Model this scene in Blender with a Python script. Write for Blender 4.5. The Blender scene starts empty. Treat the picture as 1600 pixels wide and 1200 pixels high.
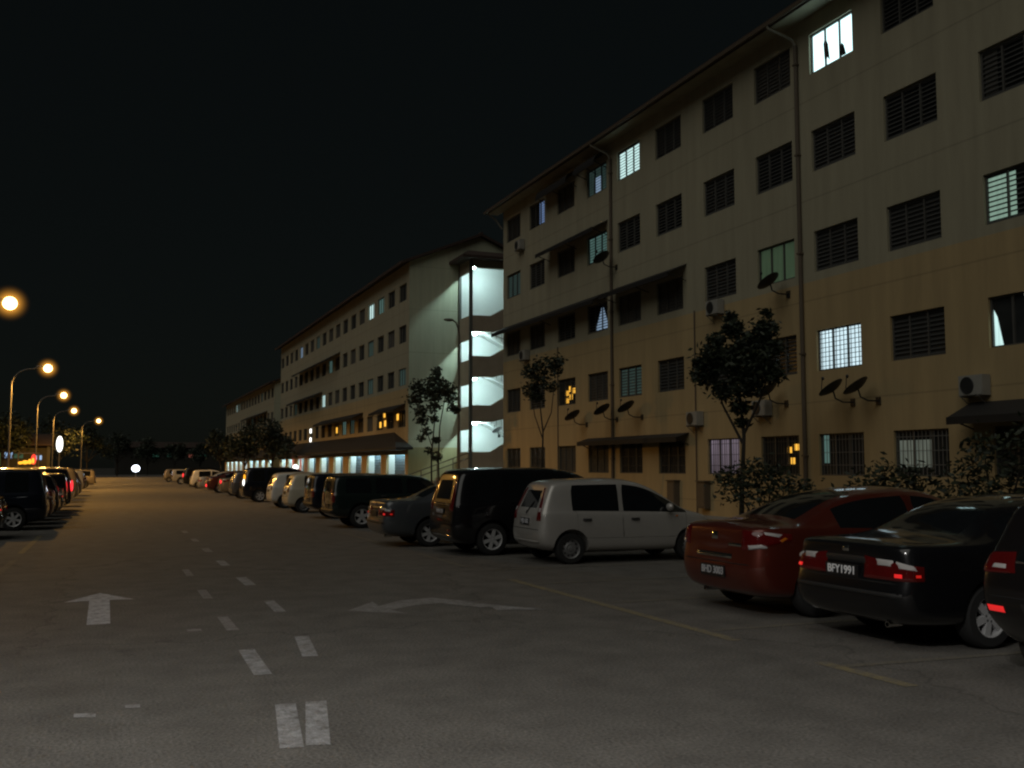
import bpy, bmesh, math, random
from mathutils import Vector, Matrix
from mathutils.bvhtree import BVHTree
R = math.radians
random.seed(7)
SC = bpy.context.scene
COL = SC.collection

# ------------------------------------------------------------------ materials
MATS = {}
def new_mat(name):
    m = bpy.data.materials.new(name); m.use_nodes = True
    MATS[name] = m
    return m, m.node_tree.nodes, m.node_tree.links, m.node_tree.nodes['Principled BSDF']

def simple(name, col, rough=0.6, metal=0.0, var=0.15, scale=4.0, bump=0.0, bscale=60.0, coat=0.0, spec=0.5, emit=None, estr=0.0):
    m, N, L, b = new_mat(name)
    b.inputs['Roughness'].default_value = rough
    b.inputs['Metallic'].default_value = metal
    b.inputs['Coat Weight'].default_value = coat
    b.inputs['Coat Roughness'].default_value = 0.06
    b.inputs['Specular IOR Level'].default_value = spec
    tc = N.new('ShaderNodeTexCoord')
    n = N.new('ShaderNodeTexNoise'); n.inputs['Scale'].default_value = scale; n.inputs['Detail'].default_value = 6
    L.new(tc.outputs['Object'], n.inputs['Vector'])
    mx = N.new('ShaderNodeMixRGB')
    mx.inputs[1].default_value = (*[c * (1 - var) for c in col], 1)
    mx.inputs[2].default_value = (*[min(1, c * (1 + var)) for c in col], 1)
    L.new(n.outputs['Fac'], mx.inputs[0]); L.new(mx.outputs[0], b.inputs['Base Color'])
    if bump:
        n2 = N.new('ShaderNodeTexNoise'); n2.inputs['Scale'].default_value = bscale
        L.new(tc.outputs['Object'], n2.inputs['Vector'])
        bp = N.new('ShaderNodeBump'); bp.inputs['Strength'].default_value = bump; bp.inputs['Distance'].default_value = 0.02
        L.new(n2.outputs['Fac'], bp.inputs['Height']); L.new(bp.outputs[0], b.inputs['Normal'])
    if emit:
        b.inputs['Emission Color'].default_value = (*emit, 1)
        b.inputs['Emission Strength'].default_value = estr
    return m

def glow(name, col, strength, fold=0.0, fscale=9.0, axis=1, sample=False, grad=0.0):
    """lit curtain, blind or lamp glass; optional vertical folds and a fade from top to bottom"""
    m, N, L, b = new_mat(name)
    b.inputs['Base Color'].default_value = (*[c * .25 for c in col], 1)
    b.inputs['Roughness'].default_value = .5
    b.inputs['Emission Color'].default_value = (*col, 1)
    if fold or grad:
        tc = N.new('ShaderNodeTexCoord')
        w = N.new('ShaderNodeTexNoise'); w.inputs['Scale'].default_value = 1.0; w.inputs['Detail'].default_value = 3
        mp = N.new('ShaderNodeMapping')
        sc = [fscale * .04] * 3; sc[axis] = fscale
        mp.inputs['Scale'].default_value = sc
        L.new(tc.outputs['Object'], mp.inputs['Vector']); L.new(mp.outputs[0], w.inputs['Vector'])
        mr = N.new('ShaderNodeMapRange')
        mr.inputs['From Min'].default_value = .3; mr.inputs['From Max'].default_value = .7
        mr.inputs['To Min'].default_value = strength * (1 - fold); mr.inputs['To Max'].default_value = strength * (1 + fold * .4)
        L.new(w.outputs['Fac'], mr.inputs['Value'])
        out = mr.outputs[0]
        if grad:
            sx = N.new('ShaderNodeSeparateXYZ'); L.new(tc.outputs['Object'], sx.inputs[0])
            g = N.new('ShaderNodeMapRange'); g.inputs['From Min'].default_value = -.6; g.inputs['From Max'].default_value = .6
            g.inputs['To Min'].default_value = 1 - grad; g.inputs['To Max'].default_value = 1
            L.new(sx.outputs['Z'], g.inputs['Value'])
            mu = N.new('ShaderNodeMath'); mu.operation = 'MULTIPLY'
            L.new(out, mu.inputs[0]); L.new(g.outputs[0], mu.inputs[1]); out = mu.outputs[0]
        L.new(out, b.inputs['Emission Strength'])
    else:
        b.inputs['Emission Strength'].default_value = strength
    if not sample:
        m.cycles.emission_sampling = 'NONE'
    return m

def asphalt_nodes(N, L):
    tc = N.new('ShaderNodeTexCoord')
    big = N.new('ShaderNodeTexNoise'); big.inputs['Scale'].default_value = .22; big.inputs['Detail'].default_value = 5; big.inputs['Roughness'].default_value = .6
    fine = N.new('ShaderNodeTexNoise'); fine.inputs['Scale'].default_value = 38; fine.inputs['Detail'].default_value = 4
    med = N.new('ShaderNodeTexNoise'); med.inputs['Scale'].default_value = 2.3; med.inputs['Detail'].default_value = 5
    mp = N.new('ShaderNodeMapping'); mp.inputs['Scale'].default_value = (1, .22, 1)
    L.new(tc.outputs['Object'], mp.inputs['Vector'])
    for n, s in ((big, mp.outputs[0]), (fine, tc.outputs['Object']), (med, tc.outputs['Object'])): L.new(s, n.inputs['Vector'])
    r = N.new('ShaderNodeValToRGB')
    r.color_ramp.elements[0].position = .3; r.color_ramp.elements[0].color = (.118, .110, .099, 1)
    r.color_ramp.elements[1].position = .72; r.color_ramp.elements[1].color = (.146, .137, .124, 1)
    L.new(big.outputs['Fac'], r.inputs[0])
    m1 = N.new('ShaderNodeMixRGB'); m1.blend_type = 'OVERLAY'; m1.inputs[0].default_value = .4
    L.new(r.outputs[0], m1.inputs[1]); L.new(med.outputs['Fac'], m1.inputs[2])
    m2 = N.new('ShaderNodeMixRGB'); m2.blend_type = 'OVERLAY'; m2.inputs[0].default_value = .8
    L.new(m1.outputs[0], m2.inputs[1]); L.new(fine.outputs['Fac'], m2.inputs[2])
    # thin cracks
    vo = N.new('ShaderNodeTexVoronoi'); vo.feature = 'DISTANCE_TO_EDGE'; vo.inputs['Scale'].default_value = .16
    wp = N.new('ShaderNodeMixRGB'); wp.blend_type = 'ADD'; wp.inputs[0].default_value = 1.2
    L.new(tc.outputs['Object'], wp.inputs[1]); L.new(med.outputs['Color'], wp.inputs[2]); L.new(wp.outputs[0], vo.inputs['Vector'])
    cr = N.new('ShaderNodeMapRange'); cr.inputs['From Min'].default_value = .001; cr.inputs['From Max'].default_value = .006
    cr.inputs['To Min'].default_value = .72; cr.inputs['To Max'].default_value = 1
    L.new(vo.outputs['Distance'], cr.inputs['Value'])
    m3 = N.new('ShaderNodeMixRGB'); m3.blend_type = 'MULTIPLY'; m3.inputs[0].default_value = 1
    L.new(m2.outputs[0], m3.inputs[1]); L.new(cr.outputs[0], m3.inputs[2])
    so = N.new('ShaderNodeTexNoise'); so.inputs['Scale'].default_value = .8; so.inputs['Detail'].default_value = 7; so.inputs['Roughness'].default_value = .7; so.inputs['Distortion'].default_value = .6
    L.new(tc.outputs['Object'], so.inputs['Vector'])
    sr = N.new('ShaderNodeMapRange'); sr.inputs['From Min'].default_value = .60; sr.inputs['From Max'].default_value = .72; sr.inputs['To Min'].default_value = 1; sr.inputs['To Max'].default_value = .66
    L.new(so.outputs['Fac'], sr.inputs['Value'])
    m4 = N.new('ShaderNodeMixRGB'); m4.blend_type = 'MULTIPLY'; m4.inputs[0].default_value = 1
    L.new(m3.outputs[0], m4.inputs[1]); L.new(sr.outputs[0], m4.inputs[2]); m3 = m4
    bp = N.new('ShaderNodeBump'); bp.inputs['Strength'].default_value = .8; bp.inputs['Distance'].default_value = .02
    L.new(fine.outputs['Fac'], bp.inputs['Height'])
    return tc, m3.outputs[0], bp.outputs[0]

def make_asphalt():
    m, N, L, b = new_mat('asphalt')
    tc, c, bp = asphalt_nodes(N, L)
    L.new(c, b.inputs['Base Color']); L.new(bp, b.inputs['Normal'])
    b.inputs['Roughness'].default_value = .82; b.inputs['Specular IOR Level'].default_value = .3
def make_paint(name, col, lo, hi, cover=1.0):
    m, N, L, b = new_mat(name)
    tc, c, bp = asphalt_nodes(N, L)
    n = N.new('ShaderNodeTexNoise'); n.inputs['Scale'].default_value = 9; n.inputs['Detail'].default_value = 9; n.inputs['Roughness'].default_value = .75
    L.new(tc.outputs['Object'], n.inputs['Vector'])
    mr = N.new('ShaderNodeMapRange'); mr.inputs['From Min'].default_value = lo; mr.inputs['From Max'].default_value = hi
    mr.inputs['To Max'].default_value = cover
    L.new(n.outputs['Fac'], mr.inputs['Value'])
    mx = N.new('ShaderNodeMixRGB'); mx.inputs[2].default_value = (*col, 1)
    L.new(mr.outputs[0], mx.inputs[0]); L.new(c, mx.inputs[1]); L.new(mx.outputs[0], b.inputs['Base Color'])
    L.new(bp, b.inputs['Normal']); b.inputs['Roughness'].default_value = .8
make_asphalt()
make_paint('white_line', (.42, .42, .43), .34, .62, .8)
make_paint('faint_white_line', (.36, .35, .35), .33, .66, .75)
make_paint('bright_white_line', (.55, .55, .58), .30, .60, .9)
make_paint('yellow_line', (.32, .25, .09), .36, .62, .62)
make_paint('faint_yellow_line', (.22, .185, .10), .40, .70, .55)

def make_wall(name, up, low, zsplit):
    """painted render: two colour bands, rain streaks below sills, floor joint lines"""
    m, N, L, b = new_mat(name)
    tc = N.new('ShaderNodeTexCoord'); sx = N.new('ShaderNodeSeparateXYZ'); L.new(tc.outputs['Object'], sx.inputs[0])
    gt = N.new('ShaderNodeMath'); gt.operation = 'GREATER_THAN'; gt.inputs[1].default_value = zsplit
    L.new(sx.outputs['Z'], gt.inputs[0])
    mx = N.new('ShaderNodeMixRGB'); mx.inputs[1].default_value = (*low, 1); mx.inputs[2].default_value = (*up, 1)
    L.new(gt.outputs[0], mx.inputs[0])
    mp = N.new('ShaderNodeMapping'); mp.inputs['Scale'].default_value = (1.6, 1.6, .16)
    L.new(tc.outputs['Object'], mp.inputs['Vector'])
    st = N.new('ShaderNodeTexNoise'); st.inputs['Scale'].default_value = 1.4; st.inputs['Detail'].default_value = 7; st.inputs['Roughness'].default_value = .65
    L.new(mp.outputs[0], st.inputs['Vector'])
    mr = N.new('ShaderNodeMapRange'); mr.inputs['From Min'].default_value = .3; mr.inputs['From Max'].default_value = .68
    mr.inputs['To Min'].default_value = .85; mr.inputs['To Max'].default_value = 1.06
    L.new(st.outputs['Fac'], mr.inputs['Value'])
    mu = N.new('ShaderNodeMixRGB'); mu.blend_type = 'MULTIPLY'; mu.inputs[0].default_value = 1
    L.new(mx.outputs[0], mu.inputs[1]); L.new(mr.outputs[0], mu.inputs[2])
    fl = N.new('ShaderNodeMath'); fl.operation = 'PINGPONG'; fl.inputs[1].default_value = 1.45
    ad = N.new('ShaderNodeMath'); ad.operation = 'ADD'; ad.inputs[1].default_value = -.62
    L.new(sx.outputs['Z'], ad.inputs[0]); L.new(ad.outputs[0], fl.inputs[0])
    ln = N.new('ShaderNodeMapRange'); ln.inputs['From Min'].default_value = .012; ln.inputs['From Max'].default_value = .03
    ln.inputs['To Min'].default_value = .78; ln.inputs['To Max'].default_value = 1
    L.new(fl.outputs[0], ln.inputs['Value'])
    m2 = N.new('ShaderNodeMixRGB'); m2.blend_type = 'MULTIPLY'; m2.inputs[0].default_value = 1
    L.new(mu.outputs[0], m2.inputs[1]); L.new(ln.outputs[0], m2.inputs[2])
    L.new(m2.outputs[0], b.inputs['Base Color']); b.inputs['Roughness'].default_value = .85
    n2 = N.new('ShaderNodeTexNoise'); n2.inputs['Scale'].default_value = 45
    L.new(tc.outputs['Object'], n2.inputs['Vector'])
    bp = N.new('ShaderNodeBump'); bp.inputs['Strength'].default_value = .25; bp.inputs['Distance'].default_value = .01
    L.new(n2.outputs['Fac'], bp.inputs['Height']); L.new(bp.outputs[0], b.inputs['Normal'])
make_wall('flat_wall', (.355, .325, .228), (.44, .325, .165), 6.95)
make_wall('gable_wall', (.47, .485, .355), (.36, .33, .17), 3.0)
simple('roof_tile', (.045, .027, .02), .8, scale=3, bump=.6, bscale=18)
simple('dark_canopy', (.014, .013, .013), .7, scale=6)
simple('timber_fascia', (.045, .028, .02), .75)
simple('drain_pipe', (.11, .085, .06), .6)
simple('pale_pipe', (.21, .19, .15), .6)
simple('window_frame', (.09, .088, .08), .5)
simple('grille_bar', (.048, .048, .046), .55)
simple('pale_bar', (.16, .16, .155), .55)
simple('dark_glass', (.032, .034, .034), .14, var=.5, scale=2.5, spec=.6)
simple('dark_blind', (.05, .052, .05), .6, var=.3, scale=2)
simple('dull_curtain', (.13, .115, .09), .85, var=.45, scale=3)
simple('dark_curtain', (.10, .096, .085), .8, var=.5, scale=3)
simple('stair_white', (.80, .82, .80), .7, var=.04)
simple('stair_band', (.33, .27, .20), .85, var=.2, scale=2)
simple('stair_dark', (.10, .10, .09), .7)
simple('concrete', (.22, .21, .19), .85, bump=.3)
simple('kerb', (.26, .25, .23), .85, bump=.3)
simple('grass_soil', (.05, .055, .028), .95, var=.45, scale=3, bump=.8, bscale=30)
simple('soil', (.045, .042, .034), .95, var=.3, scale=.3)
simple('shutter_grey', (.055, .085, .11), .45, var=.1)
simple('ac_white', (.30, .29, .26), .6)
simple('ac_dark', (.03, .03, .03), .5)
simple('dish_dark', (.018, .017, .016), .5)
simple('pole_grey', (.17, .16, .145), .5, metal=.3)
simple('leaf_dark', (.016, .024, .012), .6, var=.5, scale=2.2)
simple('leaf_mid', (.028, .038, .017), .6, var=.5, scale=2.2)
simple('bark', (.032, .026, .02), .9, bump=.5)
simple('tyre', (.016, .016, .016), .85, bump=.2)
simple('alloy', (.62, .62, .63), .35, metal=.35, var=.05)
simple('steel_rim', (.22, .22, .22), .45, metal=.3, var=.1)
simple('well', (.006, .006, .006), .9)
simple('car_glass', (.008, .009, .010), .06, var=.3, spec=.7, coat=.3)
simple('trim_black', (.018, .018, .018), .55)
simple('plate_black', (.012, .012, .013), .4)
simple('plate_white', (.62, .62, .62), .5, emit=(1, 1, 1), estr=.05)  # plate lettering glows faintly, returned light put into the material
simple('plate_dull', (.35, .35, .36), .5, emit=(1, 1, 1), estr=.02)  # duller lettering, with a weaker glow put in
simple('chrome', (.72, .70, .66), .16, metal=1.0, var=.03)
simple('lamp_red', (.075, .004, .004), .10, coat=1, var=.3, scale=14, emit=(1, .02, .01), estr=.006)  # unlit tail lens with a trace of glow painted in
simple('lamp_clear', (.50, .48, .47), .15, coat=1, var=.1)
simple('lamp_orange', (.55, .15, .01), .15, coat=1)
simple('reflector_red', (.5, .01, .01), .25, emit=(1, .03, .03), estr=.6)  # no lamp: glow stands in for flash light thrown back
simple('reflector_dim', (.4, .01, .01), .25, emit=(1, .03, .02), estr=.35)  # same painted flash return, weaker
simple('handlebar', (.03, .03, .03), .4)
for n, c, mt in (('paint_red', (.125, .022, .012), .5), ('paint_black', (.006, .006, .007), .0), ('paint_black_b', (.008, .007, .007), .0),
                 ('paint_silver', (.44, .42, .395), .3), ('paint_midgrey', (.075, .082, .09), .3), ('paint_navy', (.008, .010, .018), .2), ('paint_grey', (.05, .055, .06), .4),
                 ('paint_white', (.62, .60, .55), .0), ('paint_cream', (.52, .47, .36), .0), ('paint_bluegrey', (.07, .08, .105), .4),
                 ('paint_champagne', (.22, .19, .15), .4), ('paint_maroon', (.09, .018, .014), .3), ('paint_blue', (.014, .03, .07), .3),
                 ('paint_green', (.012, .02, .018), .2), ('paint_yellow', (.5, .28, .04), .0)):
    simple(n, c, .36, metal=mt, var=.06, scale=9, coat=1.0, spec=.15 if max(c) < .05 else .4)
# light sources, lit glass and surfaces made to glow
glow('lit_cyan', (.66, .98, 1.0), 2.0, .12, 2.0)
glow('lit_white', (.68, .98, .95), 1.0, .3, 16)
glow('lit_grid', (.70, .92, 1.0), 1.1, .45, 11, grad=.1)
glow('lit_blue', (.36, .55, 1.0), .34, .5, 8)
glow('lit_green', (.56, .86, .68), .36, .15, 9)
glow('lit_green_dim', (.38, .62, .36), .065, .35, 9)
glow('lit_teal_dim', (.38, .68, .62), .055, .6, 12)
glow('lit_teal', (.42, .80, .72), .16, .5, 14)
glow('lit_amber', (1.0, .50, .06), 1.5, .55, 3)
glow('lit_pink', (.75, .62, .80), .22, .6, 8, grad=.6)
glow('lit_bars', (.62, .72, .60), .13, .75, 16)
glow('lit_tent', (.50, .72, 1.0), .38, .25, 10)
glow('stair_tube', (.68, .98, .98), 640, sample=True)
glow('shop_tube', (.68, .98, 1.0), 60, sample=True)
glow('sodium', (1.0, .62, .22), 9.0)
m, N, L, b = new_mat('lamp_haze')     # painted lens bloom: a glow put round the lamp, strongest at the lens
N.remove(b); em = N.new('ShaderNodeEmission'); em.inputs[0].default_value = (1, .42, .05, 1)
tc = N.new('ShaderNodeTexCoord'); ln = N.new('ShaderNodeVectorMath'); ln.operation = 'LENGTH'; L.new(tc.outputs['Object'], ln.inputs[0])
mr = N.new('ShaderNodeMapRange'); mr.inputs['From Min'].default_value = .22; mr.inputs['From Max'].default_value = .92; mr.inputs['To Min'].default_value = 1; mr.inputs['To Max'].default_value = 0
pw = N.new('ShaderNodeMath'); pw.operation = 'POWER'; pw.inputs[1].default_value = 3.2
mu = N.new('ShaderNodeMath'); mu.operation = 'MULTIPLY'; mu.inputs[1].default_value = 1.9
L.new(ln.outputs['Value'], mr.inputs['Value']); L.new(mr.outputs[0], pw.inputs[0]); L.new(pw.outputs[0], mu.inputs[0]); L.new(mu.outputs[0], em.inputs[1])
L.new(em.outputs[0], N['Material Output'].inputs['Volume'])
m.cycles.emission_sampling = 'NONE'
glow('sign_white', (1.0, 1.0, .93), 2.4)
glow('sign_blue', (.38, .62, 1.0), .75)
glow('sign_green', (.25, .8, .3), .28)
glow('sign_red', (1.0, .05, .03), 1.6)
glow('sign_orange', (1.0, .42, .03), 1.7)
glow('sign_teal', (.10, .30, .22), .16)
glow('far_white', (.80, .88, 1.0), 5.0)
glow('tail_on', (1.0, .03, .04), 1.8)
glow('amber_spot', (1.0, .42, .02), 1.5)
glow('red_glow', (1.0, .28, .20), .38, .4, 6)  # banner cloth glows of itself, its lit look put into the material
M = MATS

# ------------------------------------------------------------------ mesh builder
class MB:
    def __init__(s): s.v = []; s.f = []; s.m = []
    def quad(s, a, b, c, d, mi=0):
        n = len(s.v); s.v += [tuple(a), tuple(b), tuple(c), tuple(d)]; s.f.append((n, n+1, n+2, n+3)); s.m.append(mi)
    def poly(s, pts, mi=0):
        n = len(s.v); s.v += [tuple(p) for p in pts]; s.f.append(tuple(range(n, n+len(pts)))); s.m.append(mi)
    def box(s, x0, x1, y0, y1, z0, z1, mi=0, M_=None):
        p = [Vector((x, y, z)) for z in (z0, z1) for y in (y0, y1) for x in (x0, x1)]
        if M_: p = [M_ @ q for q in p]
        n = len(s.v); s.v += [tuple(q) for q in p]
        for f in ((0,2,3,1),(4,5,7,6),(0,1,5,4),(2,6,7,3),(0,4,6,2),(1,3,7,5)):
            s.f.append(tuple(n+i for i in f)); s.m.append(mi)
    def prism(s, pts, d, mi=0):
        """polygon pts extruded by vector d"""
        d = Vector(d); k = len(pts); n = len(s.v)
        s.v += [tuple(p) for p in pts] + [tuple(Vector(p) + d) for p in pts]
        s.f.append(tuple(n+i for i in range(k))[::-1]); s.m.append(mi)
        s.f.append(tuple(n+k+i for i in range(k))); s.m.append(mi)
        for i in range(k):
            j = (i+1) % k
            s.f.append((n+i, n+j, n+k+j, n+k+i)); s.m.append(mi)
    def tube(s, pts, rads, seg=8, mi=0, caps=True):
        pts = [Vector(p) for p in pts]
        if not isinstance(rads, (list, tuple)): rads = [rads]*len(pts)
        rings = []; up = Vector((0, 0, 1))
        prev = None
        for i, p in enumerate(pts):
            t = (pts[min(i+1, len(pts)-1)] - pts[max(i-1, 0)]).normalized()
            if prev is None:
                a = t.cross(up)
                if a.length < 1e-3: a = t.cross(Vector((1, 0, 0)))
                a.normalize()
            else:
                a = (prev - t*prev.dot(t)).normalized()
            prev = a; b = t.cross(a)
            n = len(s.v)
            s.v += [tuple(p + (a*math.cos(q) + b*math.sin(q))*rads[i]) for q in (2*math.pi*k/seg for k in range(seg))]
            rings.append(n)
        for r0, r1 in zip(rings, rings[1:]):
            for k in range(seg):
                s.f.append((r0+k, r0+(k+1) % seg, r1+(k+1) % seg, r1+k)); s.m.append(mi)
        if caps:
            s.f.append(tuple(rings[0]+k for k in range(seg))[::-1]); s.m.append(mi)
            s.f.append(tuple(rings[-1]+k for k in range(seg))); s.m.append(mi)
    def lathe(s, prof, seg=24, M_=None, mi=0, close=False):
        """prof: (axial, radius) pairs turned about local y"""
        rings = []
        for a, r in prof:
            n = len(s.v)
            for k in range(seg):
                q = 2*math.pi*k/seg
                p = Vector((r*math.cos(q), a, r*math.sin(q)))
                s.v.append(tuple(M_ @ p if M_ else p))
            rings.append(n)
        pr = list(zip(rings, rings[1:]))
        if close: pr.append((rings[-1], rings[0]))
        for r0, r1 in pr:
            for k in range(seg):
                s.f.append((r0+k, r1+k, r1+(k+1) % seg, r0+(k+1) % seg)); s.m.append(mi)
    def ellipsoid(s, c, r, mi=0, nu=12, nv=8):
        c = Vector(c); n0 = len(s.v)
        for i in range(nv+1):
            t = math.pi*i/nv
            for k in range(nu):
                q = 2*math.pi*k/nu
                s.v.append((c.x + r[0]*math.sin(t)*math.cos(q), c.y + r[1]*math.sin(t)*math.sin(q), c.z + r[2]*math.cos(t)))
        for i in range(nv):
            for k in range(nu):
                s.f.append((n0+i*nu+k, n0+(i+1)*nu+k, n0+(i+1)*nu+(k+1) % nu, n0+i*nu+(k+1) % nu)); s.m.append(mi)
    def mesh(s, name, mats, smooth=False):
        me = bpy.data.meshes.new(name)
        me.from_pydata(s.v, [], s.f)
        if not isinstance(mats, (list, tuple)): mats = [mats]
        for m in mats: me.materials.append(M[m] if isinstance(m, str) else m)
        me.polygons.foreach_set('material_index', s.m)
        if smooth:
            me.polygons.foreach_set('use_smooth', [True]*len(me.polygons))
            me.set_sharp_from_angle(angle=R(42))
        me.update()
        return me
    def build(s, name, mats, parent=None, loc=None, smooth=False):
        return link(name, s.mesh(name, mats, smooth), parent, loc)

def link(name, data, parent=None, loc=None):
    o = bpy.data.objects.new(name, data); COL.objects.link(o)
    if parent: o.parent = parent
    if loc: o.location = loc
    return o
def tag(o, label=None, cat=None, group=None, kind=None):
    if label: o['label'] = label
    if cat: o['category'] = cat
    if group: o['group'] = group
    if kind: o['kind'] = kind
    return o
def thing(name, label, cat, loc=(0, 0, 0), rz=0, group=None):
    o = bpy.data.objects.new(name, None); COL.objects.link(o)
    o.empty_display_size = .2
    o.location = loc; o.rotation_euler = (0, 0, rz)
    return tag(o, label, cat, group)
def copy_tree(o, parent=None):
    c = o.copy(); COL.objects.link(c)
    if parent: c.parent = parent
    for ch in list(o.children): copy_tree(ch, c)
    return c

# ------------------------------------------------------------------ ground, road, markings
def sheet(name, x0, x1, y0, y1, z, mat, kind='structure', nx=1, ny=1):
    b = MB()
    for i in range(nx):
        for j in range(ny):
            xa, xb = x0+(x1-x0)*i/nx, x0+(x1-x0)*(i+1)/nx
            ya, yb = y0+(y1-y0)*j/ny, y0+(y1-y0)*(j+1)/ny
            b.quad((xa, ya, z), (xb, ya, z), (xb, yb, z), (xa, yb, z))
    o = b.build(name, mat)
    o['kind'] = kind
    return o
sheet('ground', -900, 900, -400, 1600, -.03, 'soil')
road = sheet('road', -7.6, 11.2, -40, 235, 0, 'asphalt')
b = MB(); b.box(11.2, 11.36, -40, 178, -.02, .13); tag(b.build('kerb', 'kerb'), kind='structure')
b = MB(); b.box(-7.76, -7.6, -40, 235, -.02, .13); tag(b.build('kerb', 'kerb'), kind='structure')
b = MB(); b.box(11.36, 13.0, -40, 178, -.02, .115); tag(b.build('pavement', 'concrete'), kind='structure')
b = MB(); b.box(-9.6, -7.76, -40, 235, -.02, .115); tag(b.build('pavement', 'concrete'), kind='structure')
b = MB(); b.box(13.0, 17.2, -40, 178, -.02, .10); tag(b.build('verge', 'grass_soil'), kind='structure')
b = MB(); b.box(17.2, 30, -40, 178, -.02, .118); tag(b.build('apron', 'concrete'), kind='structure')

def mark(name, pts, mat, z=.004):
    b = MB(); b.poly([(x, y, z) for x, y in pts]); return b.build(name, mat, road)
def dash(xa, ya, xb, yb, w, mat):
    d = Vector((xb-xa, yb-ya)).normalized(); n = Vector((d.y, -d.x))*w/2
    mark('lane_dash', [(xa-n.x, ya-n.y), (xa+n.x, ya+n.y), (xb+n.x, yb+n.y), (xb-n.x, yb-n.y)], mat)
for a in ((1.10, 6.25, 1.25, 7.4, .145, 'white_line'), (1.25, 8.5, 1.27, 9.7, .145, 'white_line'), (1.285, 10.9, 1.285, 11.9, .12, 'faint_white_line'),
          (1.285, 13.6, 1.285, 14.6, .12, 'faint_white_line'), (1.28, 16.5, 1.28, 17.6, .11, 'faint_white_line'),
          (1.26, 6.25, 1.47, 7.4, .15, 'white_line'), (1.76, 9.15, 1.88, 10.25, .14, 'white_line'), (1.96, 12.05, 1.98, 13.1, .13, 'white_line'),
          (1.99, 14.9, 1.99, 16.0, .16, 'white_line'), (1.98, 18.0, 1.98, 19.0, .15, 'white_line'), (1.98, 21.0, 1.98, 22.0, .15, 'faint_white_line'),
          (1.98, 24.0, 1.98, 25.0, .14, 'faint_white_line'), (1.98, 27.2, 1.98, 28.2, .14, 'faint_white_line')):
    dash(*a)
# straight-on arrow
mark('lane_arrow', [(-.14, 11.85), (.10, 11.85), (.10, 13.95), (.40, 13.9), (-.02, 14.75), (-.44, 13.9), (-.14, 13.95)], 'bright_white_line')
# worn curved double-headed arrow
cx = [(2.70, 11.83), (3.18, 12.5), (3.16, 12.1), (3.55, 12.5), (4.0, 12.6), (4.42, 11.95), (4.2, 12.1), (4.95, 11.05), (4.36, 11.2),
      (4.40, 11.45), (4.28, 11.52), (3.92, 12.06), (3.6, 12.0), (3.2, 11.72), (3.32, 11.36)]
mark('direction_arrow', cx, 'faint_white_line')
mark('direction_arrow', [(4.52, 11.5), (4.9, 11.14), (4.4, 11.22), (4.45, 11.36)], 'white_line', .008)
mark('lane_scrap', [(-.15, 7.55), (-.01, 7.5), (-.01, 7.62), (-.15, 7.66)], 'white_line')
mark('lane_scrap', [(.18, 7.7), (.28, 7.68), (.28, 7.78), (.18, 7.8)], 'faint_white_line')
mark('lane_scrap', [(.84, 11.0), (.98, 10.98), (.98, 11.12), (.84, 11.14)], 'faint_white_line')
# yellow bay lines
def yl(x0, y0, x1, y1, w=.12, mat='yellow_line'):
    d = Vector((x1-x0, y1-y0)).normalized(); n = Vector((d.y, -d.x))*w/2
    mark('bay_line', [(x0-n.x, y0-n.y), (x0+n.x, y0+n.y), (x1+n.x, y1+n.y), (x1-n.x, y1-n.y)], mat)
yl(5.86, 6.15, 5.83, 7.2, .13)
yl(5.8, 8.4, 5.74, 14.2, .13); yl(5.75, 16.2, 5.75, 19.0, .12, 'faint_yellow_line'); yl(5.75, 20.5, 5.75, 26.0, .12, 'faint_yellow_line')
yl(5.9, 6.98, 10.9, 6.7, .10, 'faint_yellow_line'); yl(5.9, 9.0, 10.9, 9.0, .10, 'faint_yellow_line')
yl(5.9, 11.3, 10.9, 11.3, .10, 'faint_yellow_line'); yl(5.9, 13.5, 10.9, 13.5, .1, 'faint_yellow_line'); yl(5.9, 15.6, 10.9, 15.6, .1, 'faint_yellow_line')
yl(-1.6, 14.0, -1.5, 20.5, .12, 'faint_yellow_line'); yl(-1.5, 22.0, -1.45, 27.5, .12)

# ------------------------------------------------------------------ windows and walls
def wall_x(mb, x, y0, y1, z0, z1, ops, depth=.16, mi=0):
    """wall in the plane X=x facing -X with rectangular openings and their reveals"""
    ys = sorted({y0, y1, *[o[0] for o in ops], *[o[1] for o in ops]}); zs = sorted({z0, z1, *[o[2] for o in ops], *[o[3] for o in ops]})
    for ya, yb in zip(ys, ys[1:]):
        for za, zb in zip(zs, zs[1:]):
            cy, cz = (ya+yb)/2, (za+zb)/2
            if any(o[0] < cy < o[1] and o[2] < cz < o[3] for o in ops): continue
            mb.quad((x, ya, za), (x, ya, zb), (x, yb, zb), (x, yb, za), mi)
    for a, c, d, e in ops:
        mb.quad((x, a, d), (x+depth, a, d), (x+depth, a, e), (x, a, e), mi)
        mb.quad((x, c, d), (x, c, e), (x+depth, c, e), (x+depth, c, d), mi)
        mb.quad((x, a, d), (x, c, d), (x+depth, c, d), (x+depth, a, d), mi)
        mb.quad((x, a, e), (x+depth, a, e), (x+depth, c, e), (x, c, e), mi)

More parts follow.
